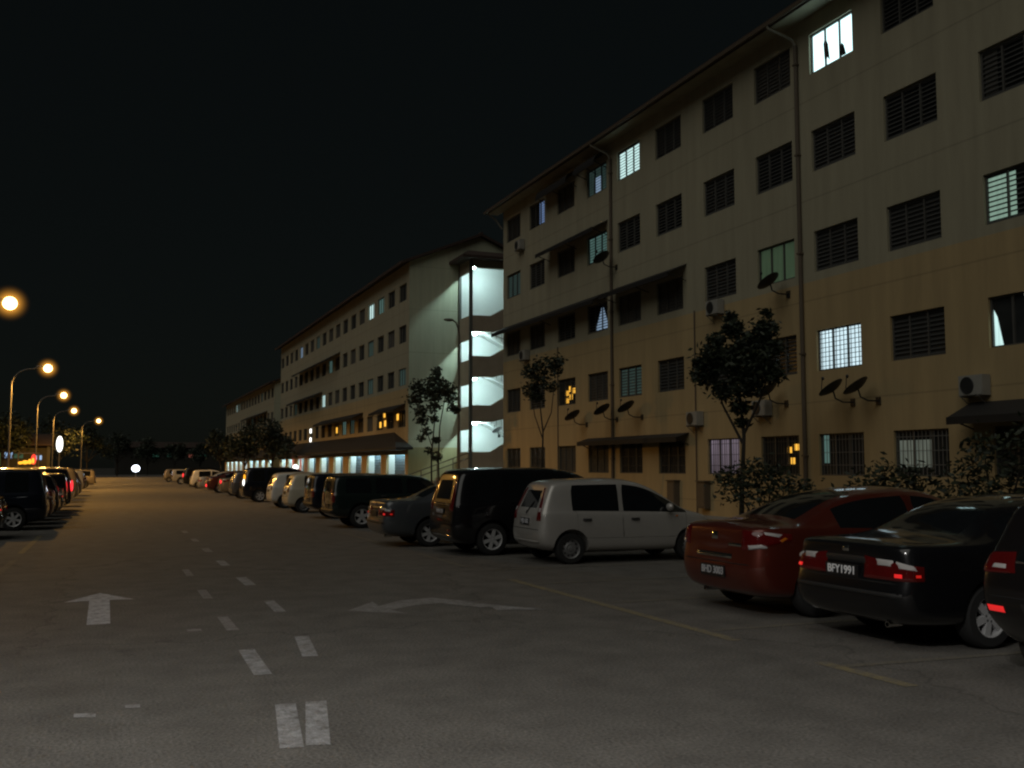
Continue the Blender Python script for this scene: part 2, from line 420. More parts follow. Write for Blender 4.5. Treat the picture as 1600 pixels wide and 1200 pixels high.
def frame_mesh(w, h, panes=3):
    """window frame seen along +X, centred on the origin in y,z"""
    m = MB(); t = .045
    m.box(0, .05, -w/2, w/2, -h/2, -h/2+t); m.box(0, .05, -w/2, w/2, h/2-t, h/2)
    m.box(0, .05, -w/2, -w/2+t, -h/2+t, h/2-t); m.box(0, .05, w/2-t, w/2, -h/2+t, h/2-t)
    for k in range(1, panes):
        y = -w/2 + w*k/panes
        m.box(0, .05, y-t/2, y+t/2, -h/2+t, h/2-t)
    return m
def grille_mesh(w, h, kind):
    m = MB()
    if kind == 'louvre':
        n = 10
        for p in range(3):
            ya = -w/2 + w*p/3 + .035; yb = ya + w/3 - .07
            for k in range(n):
                z = -h/2 + .07 + (h-.14)*k/(n-1)
                m.prism([(.0, ya, z-.012), (.004, ya, z-.02), (.030, ya, z+.018), (.026, ya, z+.026)], (0, yb-ya, 0))
    elif kind == 'bars':
        n = 14
        for k in range(1, n):
            y = -w/2 + w*k/n
            m.box(-.012, .0, y-.008, y+.008, -h/2+.02, h/2-.02)
        for z in (-h*.25, h*.05, h*.35): m.box(-.016, .004, -w/2+.02, w/2-.02, z-.008, z+.008)
    elif kind == 'grid':
        for k in range(1, 12):
            y = -w/2 + w*k/12
            m.box(-.010, .0, y-.009, y+.009, -h/2+.02, h/2-.02)
        for k in range(1, 9):
            z = -h/2 + h*k/9
            m.box(-.014, .002, -w/2+.02, w/2-.02, z-.008, z+.008)
    return m
WCACHE = {}
def wmesh(key, fn):
    if key not in WCACHE: WCACHE[key] = fn()
    return WCACHE[key]
def pane_mesh(w, h, mat):
    return wmesh(('pane', w, h, mat), lambda: (lambda m: (m.quad((0, -w/2, -h/2), (0, -w/2, h/2), (0, w/2, h/2), (0, w/2, -h/2)), m.mesh('pane', mat))[1])(MB()))
def window(parent, x, yc, zc, w, h, pane='dark_glass', grille='louvre', barmat='grille_bar', label=None, panes=3, depth=.07):
    o = link('window', wmesh(('frame', w, h, panes), lambda: frame_mesh(w, h, panes).mesh('window', 'window_frame')), parent, (x+depth, yc, zc))
    if label: o['label'] = label
    link('pane', pane_mesh(w, h, pane), o, (.052, 0, 0))
    if grille:
        link('grille', wmesh(('gr', w, h, grille, barmat), lambda: grille_mesh(w, h, grille).mesh('grille', barmat)), o, (.012 if grille == 'louvre' else -.004, 0, 0))
    return o

def gable_roof(name, parent, x0, x1, y0, y1, ze, zr, over=.8, th=.16, mat='roof_tile'):
    """pitched roof, ridge along Y; eaves x0-over and x1+over"""
    xm = (x0+x1)/2; sl = (zr-ze)/(xm-x0)
    m = MB()
    for s, xe in ((-1, x0-over), (1, x1+over)):
        zeave = ze - over*sl
        m.prism([(xe, y0, zeave), (xm, y0, zr), (xm, y0, zr+th), (xe, y0, zeave+th)], (0, y1-y0, 0))
        # tile courses
        n = 26
        for k in range(n):
            f0 = k/n; xx = xe + (xm-xe)*f0; zz = zeave + (zr-zeave)*f0 + th
            dx = (xm-xe)/n; dz = (zr-zeave)/n
            m.prism([(xx, y0, zz+.002), (xx+dx, y0, zz+dz+.002), (xx, y0, zz+.04)], (0, y1-y0, 0))
    m.tube([(xm, y0-.01, zr+th), (xm, y1+.01, zr+th)], .11, 8)
    return m.build(name, mat, parent)

XF = 18.4
SILL = [1.47, 4.38, 7.19, 10.08, 12.95]; HEAD = [2.62, 5.53, 8.36, 11.28, 14.12]
WW, WH = 1.78, 1.16
# ------------------------------------------------------------------ the near block of flats
near = thing('apartment_block', 'nearest five storey cream and ochre block of flats on the right, many dark windows', 'building', (XF, 46.4, 0), group=None)
NX, NY = XF, 46.4          # the block's own origin
ncols = [45.05, 42.15, 38.97, 36.0, 33.3, 30.35, 27.2, 24.28, 21.63, 18.78, 15.73, 12.9]
ncols_w = [1.78]*12
special = {  # (row, column): (pane, grille, bars, label)
 (4, 8): ('lit_cyan', None, 'pale_bar', 'brightest window, glaring white, in the top storey'),
 (4, 4): ('lit_white', 'louvre', 'pale_bar', 'lit top storey window with pale vertical curtains'),
 (4, 1): ('dark_glass', 'louvre', 'grille_bar', 'top storey window with a bluish lit strip on one side'),
 (4, 3): ('lit_teal_dim', 'louvre', 'grille_bar', 'faintly lit top storey window under a small awning'),
 (3, 3): ('lit_teal', 'louvre', 'grille_bar', 'dim teal curtained window under the awning'),
 (3, 0): ('lit_teal_dim', 'louvre', 'grille_bar', None),
 (3, 10): ('dark_glass', 'louvre', 'grille_bar', None),
 (2, 10): ('dark_glass', 'louvre', 'grille_bar', 'window with a green lit louvred casement'),
 (2, 7): ('lit_green_dim', None, 'grille_bar', 'dim green curtained window above a satellite dish'),
 (2, 3): ('dark_glass', 'louvre', 'grille_bar', 'window with a blue white gap between parted curtains'),
 (1, 8): ('lit_grid', 'grid', 'grille_bar', 'brightly lit window behind a square security grille'),
 (1, 2): ('dark_glass', 'bars', 'grille_bar', 'window with small amber lit squares'),
 (1, 4): ('lit_teal_dim', 'louvre', 'grille_bar', None),
 (1, 10): ('dark_glass', None, 'grille_bar', 'window open to a room with a white strip lamp'),
 (0, 6): ('lit_pink', 'bars', 'grille_bar', 'ground floor window dimly lit pinkish white'),
 (0, 7): ('dark_glass', 'bars', 'grille_bar', 'ground floor window with amber lit spots'),
 (0, 8): ('dark_glass', 'bars', 'pale_bar', None),
 (0, 9): ('dark_glass', 'bars', 'pale_bar', 'ground floor window with dim light through its bars'),
 (0, 2): ('dark_curtain', 'louvre', 'grille_bar', None),
 (1, 3): ('dark_curtain', 'louvre', 'grille_bar', None),
}
nops = [(y-WW/2-NY, y+WW/2-NY, SILL[r], HEAD[r]) for r in range(5) for y in ncols]
m = MB()
Y_S, Y_N = 6.0-NY, 0.0
wall_x(m, 0, Y_S, Y_N, 0.0, 15.0, nops)
m.quad((0, Y_N, 0), (0, Y_N, 15.0), (10, Y_N, 15.0), (10, Y_N, 0)); m.quad((0, Y_S, 0), (10, Y_S, 0), (10, Y_S, 15.0), (0, Y_S, 15.0))
m.quad((10, Y_S, 0), (10, Y_N, 0), (10, Y_N, 15.0), (10, Y_S, 15.0))
m.poly([(0, Y_N, 15.0), (5, Y_N, 16.98), (10, Y_N, 15.0)]); m.poly([(0, Y_S, 15.0), (10, Y_S, 15.0), (5, Y_S, 16.98)])
m.quad((0, Y_S, 15.0), (10, Y_S, 15.0), (10, Y_N, 15.0), (0, Y_N, 15.0))
m.build('wall', 'flat_wall', near)
gable_roof('roof', near, 0, 10, Y_S-.8, Y_N+.8, 15.02, 17.0, over=.65, th=.10)
m = MB(); m.box(-.69, -.655, Y_S-.8, Y_N+.8, 14.62, 14.77); m.box(-.62, -.02, Y_N+.72, Y_N+.80, 14.72, 14.96)
m.build('fascia', 'timber_fascia', near)
m = MB()
m.prism([(-.80, Y_S-.8, 14.76), (-.693, Y_S-.8, 14.76), (-.693, Y_S-.8, 14.66), (-.78, Y_S-.8, 14.66)], (0, Y_N-Y_S+1.6, 0)); m.build('gutter', 'drain_pipe', near)
m = MB(); m.box(-.652, -.01, Y_S-.7, Y_N+.7, 14.66, 14.69); m.build('soffit', 'flat_wall', near)
m = MB(); m.tube([(-.6, .55, 14.62), (-.3, .3, 14.3), (-.05, .05, 13.8)], .045, 6); m.build('eave_bracket', 'pale_pipe', near)
for yp, mat in ((34.65, 'drain_pipe'), (23.05, 'drain_pipe'), (11.4, 'drain_pipe')):
    m = MB()
    m.tube([(-.74, yp-NY+.42, 14.68), (-.70, yp-NY+.40, 14.58), (-.16, yp-NY+.05, 14.2), (-.07, yp-NY, 14.0)], .045, 8, 1)
    m.tube([(-.07, yp-NY, 14.0), (-.07, yp-NY, .1)], .06, 8)
    for z in (2, 4.9, 7.8, 10.7, 13.4): m.box(-.14, 0, yp-NY-.075, yp-NY+.075, z, z+.05)
    m.build('drainpipe', [mat, 'pale_pipe'], near)
for yp in (28.72, 39.8):
    m = MB(); m.tube([(-.04, yp-NY, 7.0), (-.04, yp-NY, .1)], .022, 6); m.build('conduit', 'drain_pipe', near)
wins = {}
for r in range(5):
    for c, y in enumerate(ncols):
        pane, gr, bm_, lab = special.get((r, c), (random.choice(['dark_glass', 'dark_glass', 'dark_glass', 'dark_blind', 'dark_blind', 'dark_curtain', 'dull_curtain']), 'louvre' if r else 'bars', 'grille_bar', None))
        wins[r, c] = window(near, 0, y-NY, (SILL[r]+HEAD[r])/2, WW, WH, pane, gr, bm_, lab)
def inner(r, c, name, y0, y1, z0, z1, mat, x=.045, pts=None):
    """a lit blind, curtain or object just behind the frame of one window (fractions of the opening, y from far to near)"""
    f = lambda a, t: -t/2 + a*t
    m = MB()
    if pts: m.poly([(0, f(1-a, WW), f(q, WH)) for a, q in pts])
    else: m.quad((0, f(1-y0, WW), f(z0, WH)), (0, f(1-y0, WW), f(z1, WH)), (0, f(1-y1, WW), f(z1, WH)), (0, f(1-y1, WW), f(z0, WH)))
    return m.build(name, mat, wins[r, c], (x, 0, 0))
inner(4, 1, 'curtain', .55, .97, .05, .95, 'lit_blue')
inner(4, 3, 'curtain', .35, .62, .05, .62, 'lit_tent')
inner(3, 10, 'curtain', .04, .24, .1, .95, 'dark_curtain')
inner(2, 10, 'blind', .02, .44, .03, .96, 'lit_green', .049)
inner(2, 3, 'curtain', 0, 0, 0, 0, 'lit_tent', pts=[(.28, .04), (.62, .92), (.66, .92), (.98, .04)])
inner(1, 10, 'curtain', 0, 0, 0, 0, 'lit_white', pts=[(.03, .03), (.03, .75), (.08, .6), (.16, .03)])
inner(1, 10, 'strip_lamp', .5, .97, .88, .96, 'sign_white')
for a, q in ((.12, .08), (.34, .2), (.12, .36), (.5, .42), (.3, .50)): inner(1, 2, 'lit_square', a+.2, a+.38, q, q+.2, 'lit_amber')
for a, q in ((.62, .55), (.70, .28), (.80, .62)): inner(0, 7, 'lit_spot', a, a+.12, q, q+.16, 'lit_amber')
inner(0, 8, 'curtain', .04, .16, .3, .96, 'lit_teal')
inner(0, 9, 'curtain', .04, .68, .2, .78, 'lit_bars')
# clothes and a bottle seen dark against the brightest window
m = MB(); m.poly([(-.01, .36, -.42), (-.01, .40, .14), (-.01, .33, .32), (-.01, .27, .22), (-.01, .20, .06), (-.01, .14, -.44), (-.01, .24, -.30)]); m.build('hanging_cloth', 'ac_dark', wins[4, 8], (.046, 0, 0))
m = MB(); m.poly([(-.01, -.30, -.5), (-.01, -.30, -.2), (-.01, -.36, -.12), (-.01, -.44, -.22), (-.01, -.52, -.5)]); m.build('bottle', 'ac_dark', wins[4, 8], (.046, 0, 0))
def awning(parent, ya, yb, zt, out=.75, drop=.42, mat='dark_canopy', curved=False):
    """sloping awning over windows with side cheeks and struts; ya,yb along the wall"""
    m = MB()
    n = 5; pr = []
    for k in range(n+1):
        t = k/n
        pr.append((-out*math.sin(t*math.pi/2) if curved else -out*t, zt - drop*((1-math.cos(t*math.pi/2)) if curved else t)))
    for (xa, za), (xb, zb) in zip(pr, pr[1:]):
        m.prism([(xa-.012, ya, za), (xb-.012, ya, zb), (xb-.012, ya, zb-.03), (xa-.012, ya, za-.03)], (0, yb-ya, 0))
    m.box(-out-.03, -out-.012, ya, yb, zt-drop-.16, zt-drop+.01)
    for y in (ya+.05, yb-.05, (ya+yb)/2):
        m.tube([(-.01, y, zt-drop-.25), (-out+.02, y, zt-drop-.04)], .018, 6)
    return m.build('awning', mat, parent)
awning(near, 39.9-NY-2.1, 41.1-NY-.1, 14.38, .55, .40, curved=True)
awning(near, 35.0-NY, 36.95-NY, 14.42, .6, .40, curved=True)
awning(near, 35.0-NY, 40.7-NY, 11.62, .7, .36)
awning(near, 35.0-NY, 46.2-NY, 8.70, .7, .36)
awning(near, 29.2-NY, 34.4-NY, 8.72, .75, .34)
awning(near, 29.2-NY, 36.9-NY, 2.88, .5, .16)
awning(near, 14.2-NY, 17.2-NY, 3.18, .75, .36)

# ------------------------------------------------------------------ air conditioners, satellite dishes and meter boxes hung on the wall
def ac_proto():
    t = thing('air_conditioner', '', 'air conditioner')
    m = MB(); m.box(-.34, -.03, -.42, .42, 0, .58); m.box(-.36, -.34, -.40, .40, .02, .56)
    m.build('casing', 'ac_white', t)
    m = MB(); Mx = Matrix.Translation((-.37, .1, .29)) @ Matrix.Rotation(R(90), 4, 'Z')
    m.lathe([(0, .0), (0, .22), (.012, .235), (.0, .25)], 20, Mx)
    for k in range(6): m.lathe([(.015, .03+k*.035), (.015, .04+k*.035)], 16, Mx)
    m.build('fan_grille', 'ac_dark', t)
    for y in (-.3, .3):
        m = MB(); m.box(-.42, 0, y-.02, y+.02, -.04, -.005); m.tube([(-.38, y, -.03), (-.02, y, -.3)], .014, 6); m.build('bracket', 'pole_grey', t)
    return t
acp = ac_proto()
acs = [(43.9, 12.15, 'small air conditioner below the far end window of the top storey'),
       (43.3, 6.72, 'air conditioner under the long awning beside the stair tower'),
       (27.3, 6.62, 'air conditioner directly under the dark window left of the dim green one'),
       (28.6, 3.05, 'pale air conditioner above the ground floor windows left of the big tree'),
       (24.9, 3.2, 'air conditioner half hidden behind the big dark tree'),
       (16.95, 3.28, 'large pale air conditioner beside the ground floor awning at the right edge')]
for i, (y, z, lab) in enumerate(acs):
    o = acp if i == 0 else copy_tree(acp)
    o.scale = (.8, .8, .8); o.location = (XF-.004, y, z+.04); tag(o, lab, 'air conditioner', 'air conditioners on the wall of flats')
def dish_proto():
    t = thing('satellite_dish', '', 'satellite dish')
    A = Matrix.Translation((-.55, .12, .30)) @ Vector((-.3, .5, .8)).normalized().to_track_quat('Y', 'Z').to_matrix().to_4x4()
    m = MB(); m.lathe([(.11*(r/.36)**2, r) for r in (.0, .09, .18, .27, .36)] + [(.11*(r/.36)**2+.012, r) for r in (.365, .27, .18, .09, .0)], 24, A)
    m.build('dish', 'dish_dark', t, smooth=True)
    m = MB(); m.tube([(0, 0, 0), (-.35, 0, 0), (-.52, .08, .10), (-.55, .12, .29)], .022, 7); m.box(-.03, 0, -.08, .08, -.1, .1); m.build('arm', 'dish_dark', t)
    m = MB(); m.tube([A @ Vector((0, .09, -.34)), A @ Vector((0, .42, -.06))], .012, 6); m.ellipsoid(A @ Vector((0, .44, -.02)), (.04, .04, .05)); m.build('receiver', 'trim_black', t)
    return t
dp = dish_proto()
dsh = [(37.0, 3.45, 'far end satellite dish of the row left of the downpipe on the ochre band'),
       (34.35, 3.55, 'satellite dish fixed just beside the far downpipe on the ochre band'),
       (32.4, 3.55, 'satellite dish right of the far downpipe on the ochre band'),
       (34.3, 9.55, 'satellite dish sticking out by the downpipe below a third storey window'),
       (23.7, 6.75, 'satellite dish in front of the dim green window'),
       (23.9, 3.55, 'satellite dish between the big tree and the near downpipe'),
       (21.1, 3.42, 'left dish of the pair under the bright grille window'),
       (20.15, 3.40, 'right dish of the pair under the bright grille window')]
for i, (y, z, lab) in enumerate(dsh):
    o = dp if i == 0 else copy_tree(dp)
    o.location = (XF-.004, y, z); tag(o, lab, 'satellite dish', 'satellite dishes on the wall of flats')
for y, lab in ((30.1, 'left of two dark meter boxes low on the ochre wall'), (28.2, 'right of two dark meter boxes low on the ochre wall')):
    m = MB(); m.box(-.22, -.002, -.24, .24, .35, 1.22); m.box(-.235, -.22, -.21, .21, .40, 1.17); m.box(-.26, 0, -.28, .28, 1.22, 1.26)
    tag(m.build('meter_box', 'drain_pipe', None, (XF, y, 0)), lab, 'meter box', 'meter boxes at the foot of the wall')

# ------------------------------------------------------------------ the two further blocks
def far_block(Y0, Y1, rows, cols, ze, ridge, label, pick, zs=6.95, bays=(), gable='gable_wall', dark=0.0):
    t = thing('apartment_block', label, 'building', (XF, Y0, 0))
    ops = [(y-.9-Y0, y+.9-Y0, SILL[r], HEAD[r]) for r in rows for y in cols]
    bops = [(a-Y0, c-Y0, .15, 2.55) for a, c in bays]
    m = MB()
    wall_x(m, 0, 0, Y1-Y0, 0, ze, ops, .16)
    m2 = MB()
    # replace ground openings: build wall pieces again with both sets
    m = MB(); wall_x(m, 0, 0, Y1-Y0, 0, ze, ops+bops, .16)
    m.quad((0, Y1-Y0, 0), (0, Y1-Y0, ze), (10, Y1-Y0, ze), (10, Y1-Y0, 0)); m.quad((10, 0, 0), (10, Y1-Y0, 0), (10, Y1-Y0, ze), (10, 0, ze))
    m.quad((0, 0, ze), (10, 0, ze), (10, Y1-Y0, ze), (0, Y1-Y0, ze))
    m.build('wall', 'flat_wall', t)
    g = MB(); g.poly([(0, 0, 0), (10, 0, 0), (10, 0, ze), (5, 0, ridge), (0, 0, ze)])
    g.box(-.004, .07, -.012, -.001, 0, ze-.1)
    g.build('gable', gable, t)
    gable_roof('roof', t, 0, 10, -.35, Y1-Y0+.4, ze+.02, ridge+.02, over=.7)
    for r in rows:
        for i, y in enumerate(cols):
            pane, lab = pick(r, i)
            window(t, 0, y-Y0, (SILL[r]+HEAD[r])/2, 1.8, 1.16, pane, None, label=lab, panes=3, depth=.08)
    for i, (a, c) in enumerate(bays):
        a -= Y0; c -= Y0
        s = MB()
        s.quad((.165, a, .15), (.64, a, .15), (.64, a, 2.95), (.165, a, 2.95)); s.quad((.165, c, .15), (.165, c, 2.95), (.64, c, 2.95), (.64, c, .15))
        s.quad((.165, a, 2.95), (.64, a, 2.95), (.64, c, 2.95), (.165, c, 2.95)); s.quad((.0, a, .152), (.0, c, .152), (.64, c, .152), (.64, a, .152))
        s.quad((.165, a, 2.55), (.165, c, 2.55), (.165, c, 2.95), (.165, a, 2.95))
        s.box(-.012, -.001, a-.09, a, .15, 2.6); s.box(-.012, -.001, c, c+.09, .15, 2.6)
        rec = s.build('shop_recess', 'stair_white', t)
        s = MB(); 
        n = 14
        for k in range(n):
            z = .16 + 2.78*k/n
            s.prism([(.635, a, z), (.60, a, z+.03), (.60, a, z+2.78/n-.03), (.635, a, z+2.78/n)], (0, c-a, 0))
        s.build('shutter', 'shutter_grey', rec)
        s = MB(); s.box(.50, .59, a+.30, a+.44, .153, 2.94); s.box(.50, .59, a+.44, a+.95, 2.2, 2.3); s.build('door_frame', 'stair_white', rec)
        s = MB(); s.box(.22, .28, a+.25, c-.25, 2.80, 2.86); s.build('tube_lamp', 'shop_tube', rec)
    return t
c2 = [65.0 + 2.93*k for k in range(18)]
c2 = [y for y in c2 if y < 115.2]
def pick2(r, i):
    d = {(4, 2): ('lit_teal', 'window with a faint teal curtain in the top storey'), (4, 3): ('lit_white', None), (4, 13): ('lit_tent', None), (4, 10): ('lit_teal_dim', None),
         (3, 3): ('lit_teal_dim', None), (3, 8): ('lit_teal', None), (2, 0): ('lit_teal_dim', None), (2, 3): ('lit_teal_dim', None), (2, 9): ('lit_white', None),
         (2, 14): ('lit_teal_dim', None), (1, 6): ('lit_teal', None), (1, 5): ('lit_teal_dim', None)}
    return d.get((r, i), (random.choice(['dark_glass', 'dark_glass', 'dark_glass', 'dark_curtain']), None))
bays2 = [(64.1, 68.8), (70.4, 74.6), (76.3, 80.7), (82.9, 86.5), (88.6, 92.6), (94.6, 98.6), (100.6, 104.6), (106.6, 110.4), (111.8, 115.2)]
mid = far_block(63.4, 116.0, (1, 2, 3, 4), c2, 15.42, 17.5, 'middle block of flats beyond the bright staircase, shops lit along its ground floor', pick2, bays=bays2)
# shop canopy with a hipped near end
m = MB(); Y0 = 63.4; L2 = 116-Y0
m.quad((-1.15, -1.2, 2.98), (-1.15, L2, 2.98), (-.01, L2, 4.1), (-.01, 3.4, 4.1)); m.poly([(-1.15, -1.2, 2.98), (-.01, 3.4, 4.1), (-.01, -1.2, 2.98)])
m.quad((-1.15, -1.2, 2.84), (-.01, -1.2, 2.84), (-.01, L2, 2.84), (-1.15, L2, 2.84)); m.quad((-1.15, -1.2, 2.84), (-1.15, L2, 2.84), (-1.15, L2, 2.98), (-1.15, -1.2, 2.98))
m.quad((-1.15, -1.2, 2.84), (-1.15, -1.2, 2.98), (-.01, -1.2, 2.98), (-.01, -1.2, 2.84))
m.build('shop_canopy', 'dark_canopy', mid)
awning(mid, 65.0-Y0-.9, 71.0-Y0, 5.95, .8, .4); awning(mid, 76-Y0, 92-Y0, 5.95, .8, .4); awning(mid, 84.5-Y0, 104-Y0, 11.6, .8, .45); awning(mid, 92-Y0, 107-Y0, 8.7, .8, .4)
for (a, z) in ((66.0, 4.9), (69.5, 5.25), (69.3, 4.6), (70.6, 4.55)):
    m = MB(); m.box(-.02, .0, -.22, .22, 0, .42); o = m.build('lit_pane', 'lit_amber', mid, (-.003, a-Y0, z))
for a, z in ((85.4, 4.62),):
    m = MB(); m.box(-.02, .0, -.25, .25, 0, .5); m.build('lit_pane', 'lit_amber', mid, (-.003, a-Y0, z))
for z in (4.15, 5.0):
    m = MB(); m.box(-.02, .0, -.4, .4, 0, .42); m.build('lit_pane', 'sign_white', mid, (-.003, 97.3-Y0, z))
c3 = [122.2 + 2.95*k for k in range(17)]
def pick3(r, i):
    d = {(3, 12): ('lit_white', None), (3, 11): ('lit_teal', None), (3, 3): ('lit_teal_dim', None), (2, 6): ('lit_teal_dim', None)}
    return d.get((r, i), (random.choice(['dark_glass', 'dark_glass', 'dark_curtain']), None))
bays3 = [(121.4 + 5.6*k, 125.2 + 5.6*k) for k in range(9)]
farb = far_block(120.6, 172.0, (1, 2, 3), c3, 11.9, 13.9, 'farthest low block of flats at the end of the row on the right', pick3, bays=bays3)
m = MB(); Y0 = 120.6; L2 = 172-Y0
m.prism([(-1.1, 0, 2.86), (-.01, 0, 2.86), (-.01, 0, 3.9), (-1.1, 0, 2.98)], (0, L2, 0)); m.build('shop_canopy', 'dark_canopy', farb)
awning(farb, 126-Y0, 146-Y0, 8.7, .8, .4)
# things hung in front of the lit shops
for y, z, lab in ((103.3, 1.35, 'red cloth banner hung left of the white globe lamp at a lit shop'), (99.0, 1.3, 'red cloth banner hung right of the white globe lamp at a lit shop')):
    m = MB()
    n = 6
    for k in range(n):
        m.quad((.03*math.sin(k*1.3), -.6+1.2*k/n, 0), (.03*math.sin(k*1.3), -.6+1.2*k/n, 1.15), (.03*math.sin(k*1.3+1.3), -.6+1.2*(k+1)/n, 1.15), (.03*math.sin(k*1.3+1.3), -.6+1.2*(k+1)/n, 0))
    m.tube([(.0, -.65, 1.16), (.0, .65, 1.16)], .02, 6); m.tube([(0, 0, 1.16), (0, 0, 2.86-z)], .008, 5)
    tag(m.build('shop_banner', 'red_glow', None, (17.75, y, z)), lab, 'banner', 'red banners at the shops')
t = thing('globe_lamp', 'white globe lamp hanging between the red banners under the shop canopy', 'lamp', (17.6, 100.8, 1.7))
m = MB(); m.ellipsoid((0, 0, 0), (.28, .28, .28)); m.build('globe', 'sign_white', t, smooth=True)
m = MB(); m.tube([(0, 0, .26), (0, 0, 1.14)], .012, 6); m.tube([(0, 0, .24), (0, 0, .32)], .06, 8); m.build('cord', 'trim_black', t)

# ------------------------------------------------------------------ the open stair tower
tw = thing('stair_tower', 'open staircase tower flooded with white light between two blocks of flats', 'building', (21.9, 61.2, 0))
TX, TY = 21.9, 61.2
SLR = [(0, 2.70), (4.66, 5.75), (7.60, 9.0), (10.62, 11.70), (14.9, 15.4)]   # spandrels on the side facing the car park entrance
SLL = [(0, 2.70), (4.14, 5.66), (7.12, 8.72), (10.08, 11.66), (14.62, 15.4)]
m = MB()
for k, (za, zb) in enumerate(SLR):
    up = [(0, 0, za)]
    if k == 0: bot = [(0.0, 0, 0), (6, 0, 0)]
    else: bot = [(0.0, 0, za), (1.65, 0, za+.02), (2.25, 0, za+.2), (6, 0, za+.2)] if k < 4 else [(0, 0, za), (6, 0, za+.05)]
    top = [(6, 0, zb+2.0 if k < 4 else zb), (2.25, 0, zb+.48), (1.45, 0, zb), (0, 0, zb)] if k < 4 else [(6, 0, zb), (0, 0, zb)]
    if k < 4: top[0] = (2.9, 0, zb+.85); bot[-1] = (2.9, 0, bot[-1][2])
    m.prism(bot + top, (0, .14, 0), 0)
for k, (za, zb) in enumerate(SLL):
    m.box(0, .14, .142, 2.198, za, zb, 0)
m.box(2.9, 6, 0, .14, 0, 15.4, 0)
m.build('wall', 'stair_band', tw)
m = MB(); m.box(-.006, .19, -.006, .19, 0, 15.39); m.build('corner_post', 'stair_dark', tw)
m = MB(); m.box(-.05, .12, 2.04, 2.199, 2.5, 15.39); m.build('side_post', 'stair_dark', tw)
m = MB()
m.quad((.14, 2.19, .0), (.14, 2.19, 15.4), (6, 2.19, 15.4), (6, 2.19, 0)); m.quad((5.9, .14, 0), (5.9, 2.19, 0), (5.9, 2.19, 15.4), (5.9, .14, 15.4))
m.quad((.19, .141, 15.3), (6, .141, 15.3), (6, 2.19, 15.3), (.19, 2.19, 15.3))
m.build('inner_wall', 'stair_white', tw)
for k in range(4):
    zf = SLR[k][1] - .95
    m = MB(); m.box(.145, 1.5, .15, 2.18, zf-.14, zf) ; m.build('landing', 'stair_white', tw)
    if k < 3:
        zn = SLR[k+1][1] - .95
        n = 8
        m = MB()   # back flight comes down from the next landing, front flight climbs to the half landing
        m.prism([(1.5, 1.2, zn-.16), (1.5, 1.2, zn), (4.6, 1.2, zn-1.55), (4.6, 1.2, zn-1.75)], (0, .95, 0))
        m.prism([(1.5, .16, zf-.16), (1.5, .16, zf), (4.6, .16, zf+1.45), (4.6, .16, zf+1.25)], (0, .95, 0))
        for i in range(n):
            x = 1.55 + 3.0*i/n
            m.box(x, x+.36, .17, 1.1, zf+1.45*i/n-.02, zf+1.45*(i+1)/n)
        m.box(4.6, 5.88, .16, 2.17, zf+1.27, zf+1.45)
        m.build('stair_flight', 'stair_white', tw)
        m = MB()
        for i in range(9):
            x = 1.6 + 2.9*i/8
            m.tube([(x, 1.16, zn-1.5*(x-1.5)/3.1), (x, 1.16, zn+.85-1.5*(x-1.5)/3.1)], .014, 5)
        m.tube([(1.55, 1.16, zn+.86), (4.6, 1.16, zn-.66)], .025, 6); m.build('railing', 'stair_dark', tw)
for k in range(4):
    z = [4.52, 7.47, 10.47, 14.98][k]
    m = MB(); m.box(.50, .58, .35, .75, z, z+.07); m.build('tube_lamp', 'stair_tube', tw)
m = MB()
m.prism([(-.75, -.7, 15.4), (6.1, -.7, 15.4), (6.1, 2.15, 15.4), (-.75, 2.15, 15.4)], (0, 0, .18))
m.poly([(-.75, -.7, 15.585), (6.1, -.7, 15.585), (3.5, 2.15, 16.5), (.6, 2.15, 16.5)]); m.poly([(-.75, 2.15, 15.585), (-.75, -.7, 15.585), (.6, 2.15, 16.5)])
m.build('roof', 'roof_tile', tw)
o = copy_tree(dp); o.location = (23.95, 61.19, 3.75); o.rotation_euler = (0, 0, R(75)); tag(o, 'satellite dish against the white light of the lowest stair opening', 'satellite dish')

# ------------------------------------------------------------------ street lamps
def lamp_proto():
    t = thing('street_lamp', '', 'street lamp')
    m = MB()
    m.tube([(-2.35, 0, 0), (-2.35, 0, 1.2), (-2.35, 0, 7.6)], [.10, .075, .06], 10)
    pts = [(-2.35, 0, 7.6)]
    for k in range(1, 8):
        a = k/7*math.pi/2
        pts.append((-2.35 + 1.3*(1-math.cos(a)), 0, 7.6 + 1.25*math.sin(a)))
    pts.append((-.45, 0, 8.98))
    m.tube(pts, .042, 8); m.box(-2.5, -2.2, -.15, .15, 0, .03); m.box(-2.47, -2.36, -.06, .06, .8, 1.25)
    m.build('pole', 'pole_grey', t, smooth=True)
    m = MB(); m.ellipsoid((-.40, 0, 9.03), (.42, .13, .10)); m.build('head', 'pole_grey', t, smooth=True)
    m = MB(); m.ellipsoid((0, 0, 8.92), (.30, .30, .29), nu=18, nv=12); ln = m.build('lens', 'sodium', t, smooth=True)
    m = MB(); m.ellipsoid((0, 0, 0), (.95, .95, .95), nu=20, nv=14); m.build('haze', 'lamp_haze', t, (0, 0, 8.92), smooth=True)
    return t
lp = lamp_proto()
LAMPS = [(-4.15, 48.7, 'nearest lit street lamp, its pole cut off by the left edge'), (-4.15, 80.1, 'second lit street lamp from the near end of the row'),
         (-4.15, 109.9, 'third lit street lamp from the near end, middle of the five'), (-4.0, 139.6, 'fourth lit street lamp from the near end of the row'),
         (-1.25, 168.8, 'farthest lit street lamp, set apart to the right of the others')]
